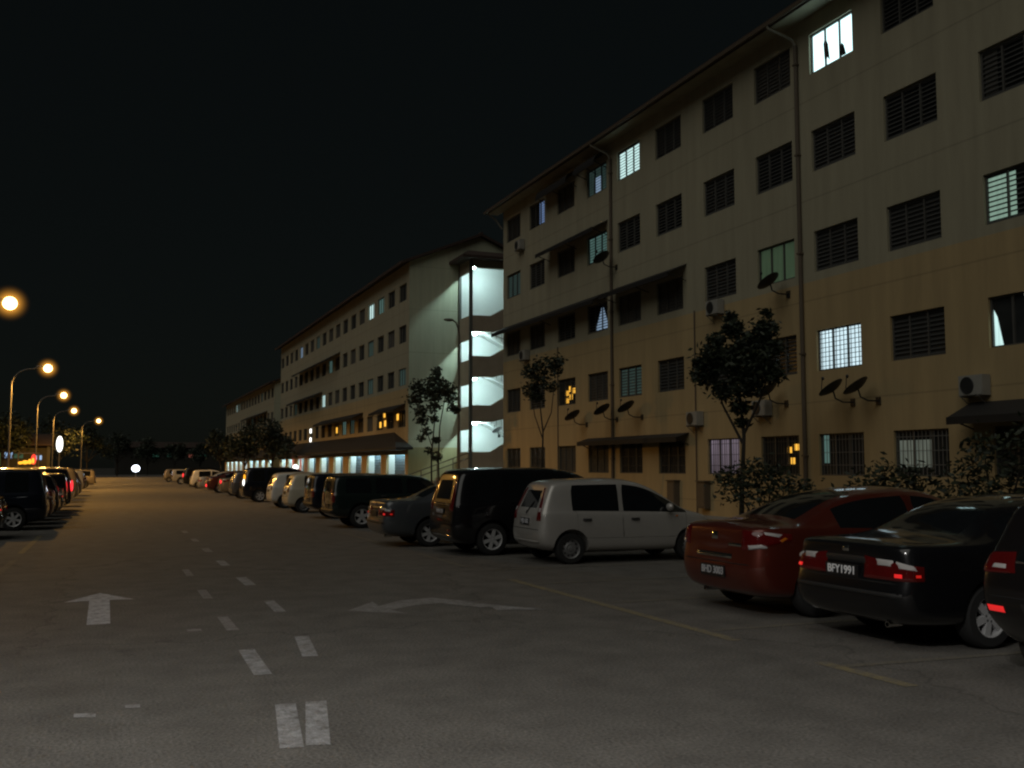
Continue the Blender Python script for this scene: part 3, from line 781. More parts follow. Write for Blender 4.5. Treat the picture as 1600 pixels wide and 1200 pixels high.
for i, (x, y, lab) in enumerate(LAMPS):
    o = lp if i == 0 else copy_tree(lp)
    o.location = (x, y, 0); tag(o, lab, 'street lamp', 'lit street lamps along the left side')
    ld = bpy.data.lights.new('sodium_light', 'SPOT'); ld.energy = 2300; ld.color = (1, .50, .10); ld.spot_size = R(174); ld.spot_blend = .25; ld.shadow_soft_size = .2
    lo = bpy.data.objects.new('sodium_light', ld); COL.objects.link(lo); lo.location = (0, 0, 8.36); lo.parent = o
# added, unseen lamp behind the photographer, put in to light the near tarmac
o = copy_tree(lp); o.location = (-4.15, -1.0, 0); tag(o, 'added unseen street lamp behind the photographer, lighting the near road', 'street lamp')
for ch in list(o.children):
    if ch.type == 'LIGHT': bpy.data.objects.remove(ch)
    elif ch.name.startswith('haze'): bpy.data.objects.remove(ch)
    elif ch.name.startswith('lens'): ch.material_slots[0].link = 'OBJECT'; ch.material_slots[0].material = M['sign_white']
ld = bpy.data.lights.new('near_fill_light', 'SPOT'); ld.energy = 4200; ld.color = (1, .97, .93); ld.shadow_soft_size = .5; ld.spot_size = R(150); ld.spot_blend = .7
lo = bpy.data.objects.new('near_fill_light', ld); COL.objects.link(lo); lo.location = (0, 0, 8.0); lo.parent = o
# unlit lamp in front of the stair tower
t = thing('street_lamp', 'unlit slim street lamp with short curved arm in front of the stair tower', 'street lamp', (17.98, 52, .1))
m = MB(); m.tube([(0, 0, 0), (0, 0, 8.9), (-.05, 0, 9.3), (-.2, 0, 9.62), (-.42, 0, 9.76)], [.075, .055, .05, .045, .04], 8); m.build('pole', 'drain_pipe', t, smooth=True)
m = MB(); m.ellipsoid((-.62, 0, 9.74), (.30, .12, .09)); m.build('head', 'drain_pipe', t, smooth=True)
# sloping handrail by the stair tower
t = thing('stair_railing', 'sloping dark double handrail in front of the pale gable wall', 'railing', (16.6, 57.9, .1))
m = MB(); m.tube([(0, 0, 1.05), (4.1, 0, 2.5)], .035, 6); m.tube([(0, 0, .72), (4.1, 0, 2.17)], .035, 6); m.build('rail', 'drain_pipe', t)
for k in range(5):
    m = MB(); x = .02 + 1.01*k; m.tube([(x, 0, 0), (x, 0, 1.03+.353*x)], .03, 6); m.build('post', 'drain_pipe', t)
m = MB()
for i in range(9): m.box(.1+.44*i, 4.1, .05, 1.25, .155*i, .155*(i+1)-.002)
m.build('steps', 'concrete', t)

# ------------------------------------------------------------------ trees and bushes
def leaves(mb, blobs, n, size, seed, lean=.5):
    rnd = random.Random(seed)
    wts = [b[3]**2 for b in blobs]
    for _ in range(n):
        cx_, cy_, cz_, r = rnd.choices(blobs, wts)[0]
        d = Vector((rnd.gauss(0, 1), rnd.gauss(0, 1), rnd.gauss(0, 1))).normalized() * r * (rnd.random()**.42) * (1.0 if rnd.random() < .8 else rnd.uniform(1.0, 1.7))
        d.z *= .82
        p = Vector((cx_, cy_, cz_)) + d
        a = Vector((rnd.gauss(0, 1), rnd.gauss(0, 1), rnd.gauss(0, .6))).normalized()
        b_ = a.cross(Vector((rnd.gauss(0, 1), rnd.gauss(0, 1), rnd.gauss(0, 1)))).normalized()
        s = size * rnd.uniform(.6, 1.3)
        mb.quad(p - a*s, p - b_*s*.42, p + a*s, p + b_*s*.42, 0 if rnd.random() < .6 else 1)
def tree(label, loc, h, trunks, blobs, n, size, seed, group=None, name='tree', mats=('leaf_dark', 'leaf_mid')):
    t = thing(name, label, 'tree', loc, 0, group)
    m = MB()
    for tr in trunks:
        k = len(tr[0]); m.tube(tr[0], [tr[1] + (tr[2]-tr[1])*i/(k-1) for i in range(k)], 7)
    m.build('trunk', 'bark', t, smooth=True)
    m = MB(); leaves(m, blobs, n, size, seed); m.build('crown', list(mats), t)
    return t
rn = random.Random(3)
# the dense tree before the near block
bl = [(0, .05, 4.35, .62), (.3, -.35, 4.75, .5), (-.55, .55, 4.5, .42), (-.6, .85, 4.0, .40), (.35, -.65, 4.2, .5), (.15, -.2, 3.75, .5), (-.3, .35, 3.6, .36), (-.05, .1, 5.15, .34), (-.1, .25, 5.5, .2),
      (.45, -.8, 5.1, .34), (.5, -.75, 5.5, .18), (.05, .05, 3.15, .3), (.55, -1.0, 3.9, .3), (-.15, .85, 4.95, .28), (.1, .0, 2.75, .2), (-.6, 1.15, 4.35, .22), (.5, -1.15, 4.6, .24)]
tree('dense dark bushy tree in front of the near block, largest of the three young trees', (15.05, 21.5, .1), 5.6,
     [([(0, 0, 0), (.05, 0, 1.2), (.1, -.05, 2.4), (.05, .05, 3.6)], .075, .035), ([(.08, -.03, 2.2), (-.25, .35, 3.2), (-.4, .5, 4.0)], .04, .015), ([(.09, -.03, 2.4), (.4, -.5, 3.5), (.5, -.7, 4.4)], .04, .015)],
     [(x*.9, y*.86, z, q*.93) for x, y, z, q in bl], 6600, .085, 11)
bl = [(0, 0, 5.35, .42), (-.35, .42, 5.15, .38), (.3, -.4, 5.2, .34), (-.1, .1, 4.8, .42), (-.3, .5, 4.5, .34), (.25, -.55, 5.5, .25), (-.15, .3, 4.2, .28), (.2, -.3, 4.55, .28), (.35, -.8, 5.45, .2)]
tree('spindly young tree with a slanting bare stem by the far downpipe', (14.9, 33.6, .1), 5.7,
     [([(.1, .35, 0), (.05, .2, 1.6), (0, 0, 2.9), (-.1, .1, 4.1)], .05, .022), ([(0, 0, 2.9), (.2, -.3, 3.6), (.28, -.45, 4.8)], .026, .012), ([(.02, .05, 2.6), (-.2, .3, 3.5), (-.3, .45, 4.5)], .024, .01)],
     bl, 1700, .08, 12)
bl = [(.1, -.1, 5.75, .42), (-.5, .5, 5.45, .4), (.5, -.5, 5.4, .4), (-.65, .75, 4.9, .35), (.05, 0, 5.15, .45), (.7, -.75, 4.95, .32), (-.45, .5, 4.35, .3), (.75, -.8, 4.45, .25), (-.35, .45, 3.85, .28),
      (-.2, .25, 3.3, .22), (.05, -.05, 4.5, .3), (.1, -.1, 3.9, .22), (.15, -.15, 2.9, .2), (-.15, .1, 2.4, .2), (.2, -.2, 2.1, .25), (.15, -.2, 6.25, .25), (.9, -.9, 4.3, .2), (-.4, .5, 3.0, .2)]
tree('twin stemmed young tree with ragged crown before the lit gable and stair tower', (14.6, 46.2, .1), 6.4,
     [([(0, 0, 0), (-.02, 0, 2.2), (.1, -.1, 3.8), (.1, -.1, 5.3)], .05, .02), ([(.3, -.3, 0), (.25, -.25, 2.0), (.3, -.3, 3.6), (.5, -.5, 5.0)], .05, .018), ([(0, 0, 2.6), (-.35, .4, 3.9), (-.55, .6, 5.0)], .025, .01)],
     [(x, y, z, q*1.15) for x, y, z, q in bl], 2900, .105, 13)
def bush(label, loc, blobs, n, size, seed, group='bushes along the foot of the near block'):
    t = thing('bush', label, 'bush', loc, 0, group)
    m = MB()
    for b_ in blobs[:5]: m.tube([(0, 0, 0), (b_[0]*.5, b_[1]*.5, b_[2]*.5), (b_[0], b_[1], b_[2])], [.03, .02, .01], 6)
    m.build('stems', 'bark', t)
    m = MB(); leaves(m, blobs, n, size, seed); m.build('foliage', ['leaf_dark', 'leaf_mid'], t)
bush('wide leafy bush at the foot of the big tree', (14.6, 19.9, .1), [(0, 0, 1.0, .7), (-.2, .9, 1.1, .6), (.2, -.8, .95, .6), (0, .4, 1.5, .45), (.1, -.2, 1.45, .4), (-.1, 1.3, 1.35, .35), (0, -1.2, .9, .4)], 1700, .075, 21)
bush('spiky bush under the barred window behind the black sedan', (14.6, 15.7, .1), [(0, 0, 1.0, .6), (0, .7, 1.1, .5), (.1, -.7, 1.05, .5), (0, .2, 1.5, .35), (0, -.5, 1.45, .3)], 1100, .075, 22)
bush('tall shrub at the right edge under the striped awning', (14.6, 13.2, .1), [(0, 0, 1.0, .6), (0, .6, 1.4, .5), (.1, -.6, 1.3, .6), (0, .2, 1.9, .45), (0, -.7, 2.0, .45), (0, .9, .9, .4)], 1500, .075, 23)
# bigger dark trees before the far blocks
def big_tree(label, loc, h, w, seed, n=1500, size=.22, group=None):
    r_ = random.Random(seed); bl = []
    for k in range(13):
        a = r_.uniform(0, 6.28); q = r_.uniform(.1, .75)*w/2; z = h*r_.uniform(.5, .92)
        q *= 1 - .5*max(0, (z/h-.7)/.25)
        bl.append((q*math.cos(a), q*math.sin(a), z, w*r_.uniform(.15, .26)))
    tr = [([(0, 0, 0), (r_.uniform(-.1, .1), .05, h*.3), (0, 0, h*.7)], .03*h**.8, .03)]
    for k in range(5): tr.append(([(0, 0, h*.28), (bl[k][0]*.6, bl[k][1]*.6, h*.45), tuple(bl[k][:3])], .06, .02))
    return tree(label, loc, h, tr, bl, n, size, seed, group)
big_tree('broad dark tree before the shops of the middle block', (14.8, 98, .1), 6.0, 4.8, 31, 2600, .2)
big_tree('dark round tree before the farthest block', (14.6, 116, .1), 6.2, 5.2, 32, 2200, .22)
big_tree('small dark tree before the far end of the last block', (14.4, 139, .1), 6.4, 5.5, 33, 1500, .24)
lst = [(-19, 92, 7.5, 'left edge'), (-15, 110, 8, ''), (-10.5, 122, 7.5, ''), (-12, 150, 9, ''), (-7, 172, 9.5, ''), (-3, 186, 9, ''), (2, 205, 8.5, ''), (8, 222, 7.5, ''), (14, 232, 7.5, ''), (20, 240, 7.2, ''), (27, 238, 7.0, ''), (-26, 130, 9, ''), (-30, 165, 10, '')]
labs = ['dark tree behind the nearest parked cars at the left edge', 'dark tree behind the second lamp post', 'dark tree left of the white oval sign', 'dark tree beside the third lamp post',
        'faintly lit tree under the fourth street lamp', 'brownish lit tree under the farthest street lamp', 'dark tree straight beyond the end of the road', 'dark tree behind the small white lamp at the road end',
        'dark tree right of the small white lamp at the road end', 'dark tree beyond the far parked cars on the right', 'dark tree beyond the farthest block of flats', 'tall dark tree far back at the left edge', 'tallest dark tree far back on the left']
for i, (x, y, h, _) in enumerate(lst):
    big_tree(labs[i], (x, y, -.03), h, h*.85, 50+i, 1500, .28, 'dark trees in the distance')

# ------------------------------------------------------------------ cars
def ring_pts(s):
    """half section of the body at one station: 10 (y,z) points from the floor centre to the roof centre"""
    x, w, zs, zb, wb, zt, wt, cr = s
    g = zt - zb
    house = g > .2
    p = [(0, zs), (w-.14, zs), (w-.02, zs+.09), (w, zs+.26), (w*.995, zs+(zb-zs)*.66), (wb, zb-.035)]
    k = min(1.0, max(0, (g-.05)/.25))
    i5 = (wb-.025, zb+.012); i6 = (wt, zt-.07); i7 = (wt-.09, zt-.012); i8 = (0, zt+cr)
    l6 = (wb-.06, zb+.03); l7 = (wb-.17, zb+.045)
    mixp = lambda a, b_: (a[0]+(b_[0]-a[0])*k, a[1]+(b_[1]-a[1])*k)
    p += [i5, mixp(l6, i6), mixp(l7, i7), (0, (zt+cr))]
    return p
def car(name, label, spec, paint, loc, rz, group=None):
    st = spec['st']; n = len(st)
    bm = bmesh.new()
    crease = bm.edges.layers.float.new('crease_edge')
    rows = []
    for j, s in enumerate(st):
        pts = ring_pts(s); ring = {}
        for i, (y, z) in enumerate(pts):
            x = s[0]
            if j == 0: x += spec['rear'][i]
            if j == 1: x += spec['rear'][i]*.72
            if j == n-1: x -= spec['front'][i]
            if j == n-2: x -= spec['front'][i]*.72
            ring[i, 1] = bm.verts.new((x, y, z))
            ring[i, -1] = ring[i, 1] if i in (0, 9) else bm.verts.new((x, -y, z))
        rows.append(ring)
    # 0 paint 1 glass side 2 windscreen 3 rear glass 4 door 5 underside
    def setf(f, mi):
        f.material_index = mi; f.smooth = True
    for j in range(n-1):
        for i in range(9):
            for s in (1, -1):
                a, b_, c, d = rows[j][i, s], rows[j+1][i, s], rows[j+1][i+1, s], rows[j][i+1, s]
                f = bm.faces.new((a, b_, c, d) if s == -1 else (d, c, b_, a))
                mi = 0
                if i == 0: mi = 5
                elif i == 6 and j in spec['sideglass']: mi = 1
                elif i == 8 and j in spec['windscreen']: mi = 2
                elif i == 8 and j in spec.get('backlight', ()): mi = 3
                elif i in (3, 4, 5) and any(a0 <= j < b0 for a0, b0 in spec['doors']): mi = 4
                setf(f, mi)
    # end caps: three strips across
    for j, flip in ((0, False), (n-1, True)):
        R_ = rows[j]; inn = {}
        for i in range(1, 9):
            for s in (1, -1):
                v = R_[i, s].co
                inn[i, s] = bm.verts.new((v.x + (-.03 if j == 0 else .03), v.y*(.86 if spec.get('hatchglass') and j == 0 else .72), v.z))
        for i in range(1, 8):
            glass = 3 if (j == 0 and i == 6 and spec.get('hatchglass')) else 0
            q = [((R_[i, 1], inn[i, 1], inn[i+1, 1], R_[i+1, 1]), 0), ((inn[i, 1], inn[i, -1], inn[i+1, -1], inn[i+1, 1]), glass), ((inn[i, -1], R_[i, -1], R_[i+1, -1], inn[i+1, -1]), 0)]
            for vs, mi in q:
                setf(bm.faces.new(vs[::-1] if not flip else vs), mi)
        for i, e in ((1, 0), (8, 9)):
            c = R_[e, 1]
            vs = [R_[i, 1], inn[i, 1], inn[i, -1], R_[i, -1], c]
            f = bm.faces.new(vs if (i == 1) != flip else vs[::-1]); setf(f, 0 if i == 8 else 5)
    bmesh.ops.recalc_face_normals(bm, faces=bm.faces)
    for j in range(n-1):
        for i, cv in ((6, .55), (7, .35), (2, .3)):
            for s in (1, -1):
                e = bm.edges.get((rows[j][i, s], rows[j+1][i, s]))
                if e: e[crease] = cv
    for s in (1, -1):
        for j in range(n):
            for i in (6,):
                e = bm.edges.get((rows[j][i, s], rows[j][i+1, s]))
                if e and j in spec.get('pillars', ()): e[crease] = .6
    me = bpy.data.meshes.new('tmp'); bm.to_mesh(me); bm.free()
    for mt in (paint, 'car_glass', 'car_glass', 'car_glass', paint, 'well', 'well'): me.materials.append(M[mt])
    ob = bpy.data.objects.new('tmp', me); COL.objects.link(ob)
    md = ob.modifiers.new('s', 'SUBSURF'); md.levels = 2; md.render_levels = 2
    r = spec['wr']; cut = MB()
    for wx in spec['axles']:
        for s in (1, -1):
            yo = s*(spec['hw']+.1); yi = s*(spec['hw']-.30)
            Mx = Matrix.Translation((wx, 0, r+.01))
            rr = r + .055
            ringo = [(rr, 32)]
            k0 = len(cut.v)
            for y in (yo, yi):
                cut.v += [(wx + rr*math.cos(2*math.pi*k/32), y, r+.01 + rr*math.sin(2*math.pi*k/32)) for k in range(32)]
            fa = tuple(k0+k for k in range(32)); fb = tuple(k0+32+k for k in range(32))
            if s > 0: cut.f += [fa[::-1], fb]
            else: cut.f += [fa, fb[::-1]]
            cut.m += [6, 6]
            for k in range(32):
                q = (k0+k, k0+(k+1) % 32, k0+32+(k+1) % 32, k0+32+k)
                cut.f.append(q if s > 0 else q[::-1]); cut.m.append(6)
    cme = bpy.data.meshes.new('cut'); cme.from_pydata(cut.v, [], cut.f)
    for mt in (paint, 'car_glass', 'car_glass', 'car_glass', paint, 'well', 'well'): cme.materials.append(M[mt])
    cme.polygons.foreach_set('material_index', cut.m)
    bmc = bmesh.new(); bmc.from_mesh(cme); bmesh.ops.recalc_face_normals(bmc, faces=bmc.faces); bmc.to_mesh(cme); bmc.free()
    co = bpy.data.objects.new('cut', cme); COL.objects.link(co)
    md = ob.modifiers.new('b', 'BOOLEAN'); md.operation = 'DIFFERENCE'; md.solver = 'EXACT'; md.object = co
    dg = bpy.context.evaluated_depsgraph_get(); dg.update()
    ev = bpy.data.meshes.new_from_object(ob.evaluated_get(dg))
    bpy.data.objects.remove(ob); bpy.data.objects.remove(co)
    bvh_bm = bmesh.new(); bvh_bm.from_mesh(ev); bvh = BVHTree.FromBMesh(bvh_bm); bvh_bm.free()
    t = thing(name, label, spec.get('cat', 'car'), loc, rz, group)
    # split by kind into parts
    def piece(pname, sel, mats, shrink=0.0, out=0.0):
        b2 = bmesh.new(); b2.from_mesh(ev)
        bmesh.ops.delete(b2, geom=[f for f in b2.faces if not sel(f)], context='FACES')
        if not b2.faces: b2.free(); return None
        if shrink:
            res = bmesh.ops.inset_region(b2, faces=b2.faces[:], thickness=shrink, depth=0, use_boundary=True, use_even_offset=True)
            bmesh.ops.delete(b2, geom=res['faces'], context='FACES')
        mm = bpy.data.meshes.new(pname); b2.to_mesh(mm); b2.free()
        mm.materials.clear()
        for mt in mats: mm.materials.append(M[mt])
        mm.polygons.foreach_set('material_index', [min(p.material_index, len(mats)-1) if len(mats) > 1 else 0 for p in mm.polygons])
        mm.polygons.foreach_set('use_smooth', [True]*len(mm.polygons))
        mm.set_sharp_from_angle(angle=R(38)); mm.update()
        return link(pname, mm, t)
    piece('body', lambda f: f.material_index in (0, 5, 6), [paint, 'well', 'well', 'well', 'well', 'well', 'well'])
    piece('windscreen', lambda f: f.material_index == 2, ['car_glass'])
    piece('rear_window', lambda f: f.material_index == 3, ['car_glass'])
    groups = []
    for j in sorted(spec['sideglass']):
        if groups and groups[-1][-1] == j-1: groups[-1].append(j)
        else: groups.append([j])
    for g in groups:
        x0, x1 = st[g[0]][0], st[g[-1]+1][0]
        for s in (1, -1):
            piece('side_window', lambda f: f.material_index == 1 and f.calc_center_median().y*s > 0 and x0-.12 < f.calc_center_median().x < x1+.12, ['car_glass'])
    doors = {}
    for a0, b0 in spec['doors']:
        x0, x1 = st[a0][0], st[b0][0]
        for s in (1, -1):
            doors[a0, s] = piece('door', lambda f: f.material_index == 4 and f.calc_center_median().y*s > 0 and x0-.03 < f.calc_center_median().x < x1+.03, [paint], shrink=.005)
    # patches pressed onto the body surface
    def patch(pname, mode, q, mat, parent=t, off=.012, nu=10, nv=6, off2=None):
        mb = MB(); P_ = []
        for b_ in range(nv+1):
            for a in range(nu+1):
                u, v = a/nu, b_/nv
                c0 = [q[0][k]*(1-u) + q[1][k]*u for k in (0, 1)]; c1 = [q[3][k]*(1-u) + q[2][k]*u for k in (0, 1)]
                p0, z = [c0[k]*(1-v) + c1[k]*v for k in (0, 1)]
                if mode == 'rear': o_, d_ = Vector((-3, p0, z)), Vector((1, 0, 0))
                elif mode == 'front': o_, d_ = Vector((st[-1][0]+3, p0, z)), Vector((-1, 0, 0))
                elif mode == 'right': o_, d_ = Vector((p0, -3, z)), Vector((0, 1, 0))
                elif mode == 'left': o_, d_ = Vector((p0, 3, z)), Vector((0, -1, 0))
                else:
                    c_ = Vector((mode, 0, z)); d_ = Vector((-math.cos(R(p0)), -math.sin(R(p0)), 0)); o_ = c_ - d_*3
                h, nn, _, _ = bvh.ray_cast(o_, d_)
                if h is None: h = o_ + d_*3
                edge = a in (0, nu) or b_ in (0, nv)
                P_.append(h - d_*(off*.2 if edge else off))
        mb.v = [tuple(p) for p in P_]
        for b_ in range(nv):
            for a in range(nu):
                i0 = b_*(nu+1)+a
                mb.f.append((i0, i0+1, i0+nu+2, i0+nu+1)); mb.m.append(0)
        me_ = mb.mesh(pname, mat, smooth=False)
        bq = bmesh.new(); bq.from_mesh(me_); bmesh.ops.recalc_face_normals(bq, faces=bq.faces)
        cm = sum((f.normal for f in bq.faces), Vector())
        out = sum(((Vector(v) - Vector((st[-1][0]/2, 0, .6))) for v in mb.v), Vector())
        if cm.dot(out) < 0: bmesh.ops.reverse_faces(bq, faces=bq.faces)
        bq.to_mesh(me_); bq.free()
        me_.polygons.foreach_set('use_smooth', [True]*len(me_.polygons)); me_.set_sharp_from_angle(angle=R(40))
        return link(pname, me_, parent)
    for p in spec.get('patches', ()):
        both = p.get('both'); prev = None
        for s in ((1, -1) if both else (1,)):
            q = [(s*a, z) for a, z in p['q']]
            mode = p['mode']
            if mode == 'side': mode = 'left' if s > 0 else 'right'; q = p['q']
            par = t
            if p.get('door') is not None: par = doors.get((p['door'], s)) or t
            o = patch(p['name'], mode, q, p['mat'], par, p.get('off', .012), p.get('nu', 10), p.get('nv', 6))
            for sub in p.get('subs', ()):
                q2 = [(s*a, z) for a, z in sub['q']] if p['mode'] != 'side' else sub['q']
                patch(sub['name'], mode, q2, sub['mat'], o, sub.get('off', .022), 6, 4)
    # number plate
    pl = spec.get('plate')
    if pl:
        y0, z0, w, h, text, mat = pl
        hit = min((bvh.ray_cast(Vector((-3, y0+a*w/2, z0+c*h/2)), Vector((1, 0, 0)))[0] or Vector((.1, 0, 0))).x for a in (-1, 0, 1) for c in (-1, 0, 1))
        mb = MB(); mb.box(hit-.014, hit-.002, y0-w/2, y0+w/2, z0-h/2, z0+h/2)
        pb = mb.build('number_plate', 'plate_black', t)
        if text:
            cu = bpy.data.curves.new('plate_text', 'FONT'); cu.body = text; cu.size = h*.92; cu.align_x = 'CENTER'; cu.align_y = 'CENTER'; cu.extrude = .002; cu.offset = .0018
            to = bpy.data.objects.new('tmp_text', cu); COL.objects.link(to)
            dg = bpy.context.evaluated_depsgraph_get(); dg.update()
            tm = bpy.data.meshes.new_from_object(to.evaluated_get(dg)); bpy.data.objects.remove(to)
            xs = [v.co.x for v in tm.vertices]; sw = (w*.88)/max(.01, (max(xs)-min(xs)))
            sw = min(sw, 1.0) if len(text) > 3 else 1.0
            off = -w*.30 if len(text) < 3 else 0
            for v in tm.vertices:
                v.co = Vector((hit-.0165 - v.co.z, y0 - (v.co.x*sw + off), z0 + v.co.y))
            tm.materials.clear(); tm.materials.append(M[mat]); tm.update()
            link('plate_text', tm, pb)
    # wheels
    hw = spec['hw']
    for wx in spec['axles']:
        for s in (1, -1):
            wt = .19; y_in = s*(hw-.035-wt); sg = s
            mb = MB()
            prof = [(0, r*.62), (.0, r*.90), (.018, r*.965), (.05, r), (wt-.05, r), (wt-.018, r*.965), (wt, r*.90), (wt, r*.64), (wt-.02, r*.62)]
            mb.lathe([(a*sg, q) for a, q in prof], 32, close=True)
            w_ = mb.build('wheel', 'tyre', t, (wx, y_in, r), smooth=True)
            mb = MB(); ro = r*.64; ya = sg*(wt-.012)
            if spec.get('rim') == 'steel':
                mb.lathe([(a*sg, q) for a, q in ((wt-.01, ro), (wt-.018, ro*.93), (wt-.05, ro*.86), (wt-.045, ro*.62), (wt-.025, ro*.5), (wt-.03, ro*.3), (wt-.012, ro*.24), (wt-.008, .0))], 28)
                for k in range(10):
                    a = 2*math.pi*k/10
                    mb.ellipsoid((ro*.73*math.cos(a), sg*(wt-.044), ro*.73*math.sin(a)), (.016, .006, .016), 1, 8, 5)
            else:
                mb.lathe([(a*sg, q) for a, q in ((wt-.004, ro), (wt-.010, ro*.93), (wt-.06, ro*.86), (wt-.10, ro*.84))], 28)
                mb.lathe([(a*sg, q) for a, q in ((wt-.095, ro*.86), (wt-.11, .0))], 28, mi=1)
                mb.lathe([(a*sg, q) for a, q in ((wt-.06, ro*.24), (wt-.018, ro*.20), (wt-.014, .0))], 16)
                ns = spec.get('spokes', 5)
                for k in range(ns):
                    a = 2*math.pi*k/ns + .3
                    Mx = Matrix.Rotation(-a, 4, 'Y')
                    hw0, hw1 = ro*spec.get('sw', .17), ro*spec.get('sw', .17)*1.15
                    y0_, y1_ = sg*(wt-.06), sg*(wt-.016)
                    pts = [Mx @ Vector(p) for p in ((ro*.15, y0_, -hw0), (ro*.92, y0_, -hw1), (ro*.92, y0_, hw1), (ro*.15, y0_, hw0))]
                    mb.prism(pts, (0, y1_-y0_, 0))
            mb.build('rim', ['steel_rim', 'well'] if spec.get('rim') == 'steel' else ['alloy', 'well'], w_, smooth=True)
    # mirrors
    mx, mz = spec['mirror']
    for s in (1, -1):
        h = bvh.ray_cast(Vector((mx, s*3, mz-.04)), Vector((0, -s, 0)))[0]
        yb = (h.y if h else s*hw)
        mb = MB(); mb.ellipsoid((mx-.02, yb+s*.11, mz+.03), (.06, .10, .075), 0, 12, 8); mb.tube([(mx+.02, yb-s*.02, mz-.03), (mx, yb+s*.06, mz+.0)], .022, 6)
        mb.build('mirror', paint, t, smooth=True)
    for e in spec.get('extras', ()): e(t)
    t['tmp_len'] = st[-1][0]
    del t['tmp_len']
    return t

def light(th0, th1, z0, z1, cxm, mat='lamp_red', name='tail_light', subs=(), tip=(0, 0)):
    return dict(name=name, mode=cxm, q=[(th0, z0+tip[0]), (th1, z0), (th1, z1), (th0, z1-tip[1])], mat=mat, both=True, off=.016, nu=14, nv=8, subs=subs)
def handles(xs, z, doors, mat='trim_black'):
    return [dict(name='handle', mode='side', q=[(x, z), (x+.17, z), (x+.17, z+.042), (x, z+.042)], mat=mat, both=True, off=.035, nu=6, nv=4, door=d) for x, d in zip(xs, doors)]
def exhaust(x, y, z):
    def f(t):
        mb = MB(); mb.lathe([(0, .028), (-.16, .028), (-.16, .022), (0, .022)], 14, Matrix.Translation((x, y, z)) @ Matrix.Rotation(R(-90), 4, 'Z'), close=True)
        mb.build('exhaust', 'chrome', t, smooth=True)
    return f
Z10 = [0]*10
# red sedan with a high, short boot
SED_A = dict(hw=.86, wr=.31, axles=(.86, 3.46), spokes=5, sw=.15,
  st=[(0, .74, .27, .98, .70, 1.05, .6, .01), (.14, .83, .22, 1.0, .79, 1.07, .6, .015), (.5, .86, .20, 1.0, .82, 1.08, .6, .02), (.72, .86, .19, 1.0, .82, 1.10, .58, .02),
      (1.20, .86, .18, .985, .82, 1.30, .60, .02), (1.62, .86, .18, .97, .82, 1.42, .60, .02), (2.30, .86, .18, .95, .82, 1.455, .61, .02), (2.38, .86, .18, .945, .82, 1.455, .61, .02),
      (2.85, .86, .18, .935, .82, 1.42, .60, .02), (3.25, .86, .18, .925, .82, 1.22, .63, .02), (3.62, .86, .19, .915, .81, .985, .62, .02), (4.05, .84, .21, .84, .78, .90, .6, .02), (4.32, .78, .24, .74, .70, .78, .55, .01), (4.44, .66, .28, .66, .6, .69, .5, .005)],
  rear=[.10, .09, .05, .0, .04, .045, .06, .08, .11, .10], front=[.12, .1, .05, 0, .02, .05, .06, .08, .1, .1],
  sideglass={4, 5, 7, 8}, windscreen={8, 9}, backlight={3, 4}, doors=[(5, 7), (7, 9)], pillars=(4, 6, 7, 9),
  mirror=(3.15, .98), plate=(0, .50, .50, .13, 'BHD 3003', 'plate_dull'),
  patches=[light(119, 150, .76, .99, .95, 'lamp_red', subs=[dict(name='reversing_lens', q=[(134, .80), (145, .775), (147, .83), (136, .85)], mat='lamp_clear'), dict(name='indicator_lens', q=[(123, .945), (126, .90), (138, .955), (136, .975)], mat='lamp_clear'), dict(name='side_lens', q=[(121, .90), (126, .85), (128, .88), (124, .925)], mat='lamp_orange')], tip=(.12, .04)),
           dict(name='boot_garnish', mode='rear', q=[(-.36, .655), (.36, .655), (.36, .71), (-.36, .71)], mat='chrome', off=.02, nv=3),
           dict(name='badge', mode='rear', q=[(-.06, .86), (.06, .86), (.06, .95), (-.06, .95)], mat='chrome', off=.012, nu=5, nv=4),
           dict(name='boot_lettering', mode='rear', q=[(-.52, .80), (-.28, .80), (-.28, .835), (-.52, .835)], mat='chrome', off=.008, nu=6, nv=2),
           dict(name='number_recess', mode='rear', q=[(-.33, .42), (.33, .42), (.36, .60), (-.36, .60)], mat='paint_red', off=.006),
           dict(name='bumper_seam', mode='rear', q=[(-.68, .60), (.68, .60), (.70, .612), (-.70, .612)], mat='well', off=.004, nu=16, nv=2)]
          + handles((1.75, 2.6), .80, (5, 7), 'paint_red'), extras=[exhaust(.30, .42, .235)])
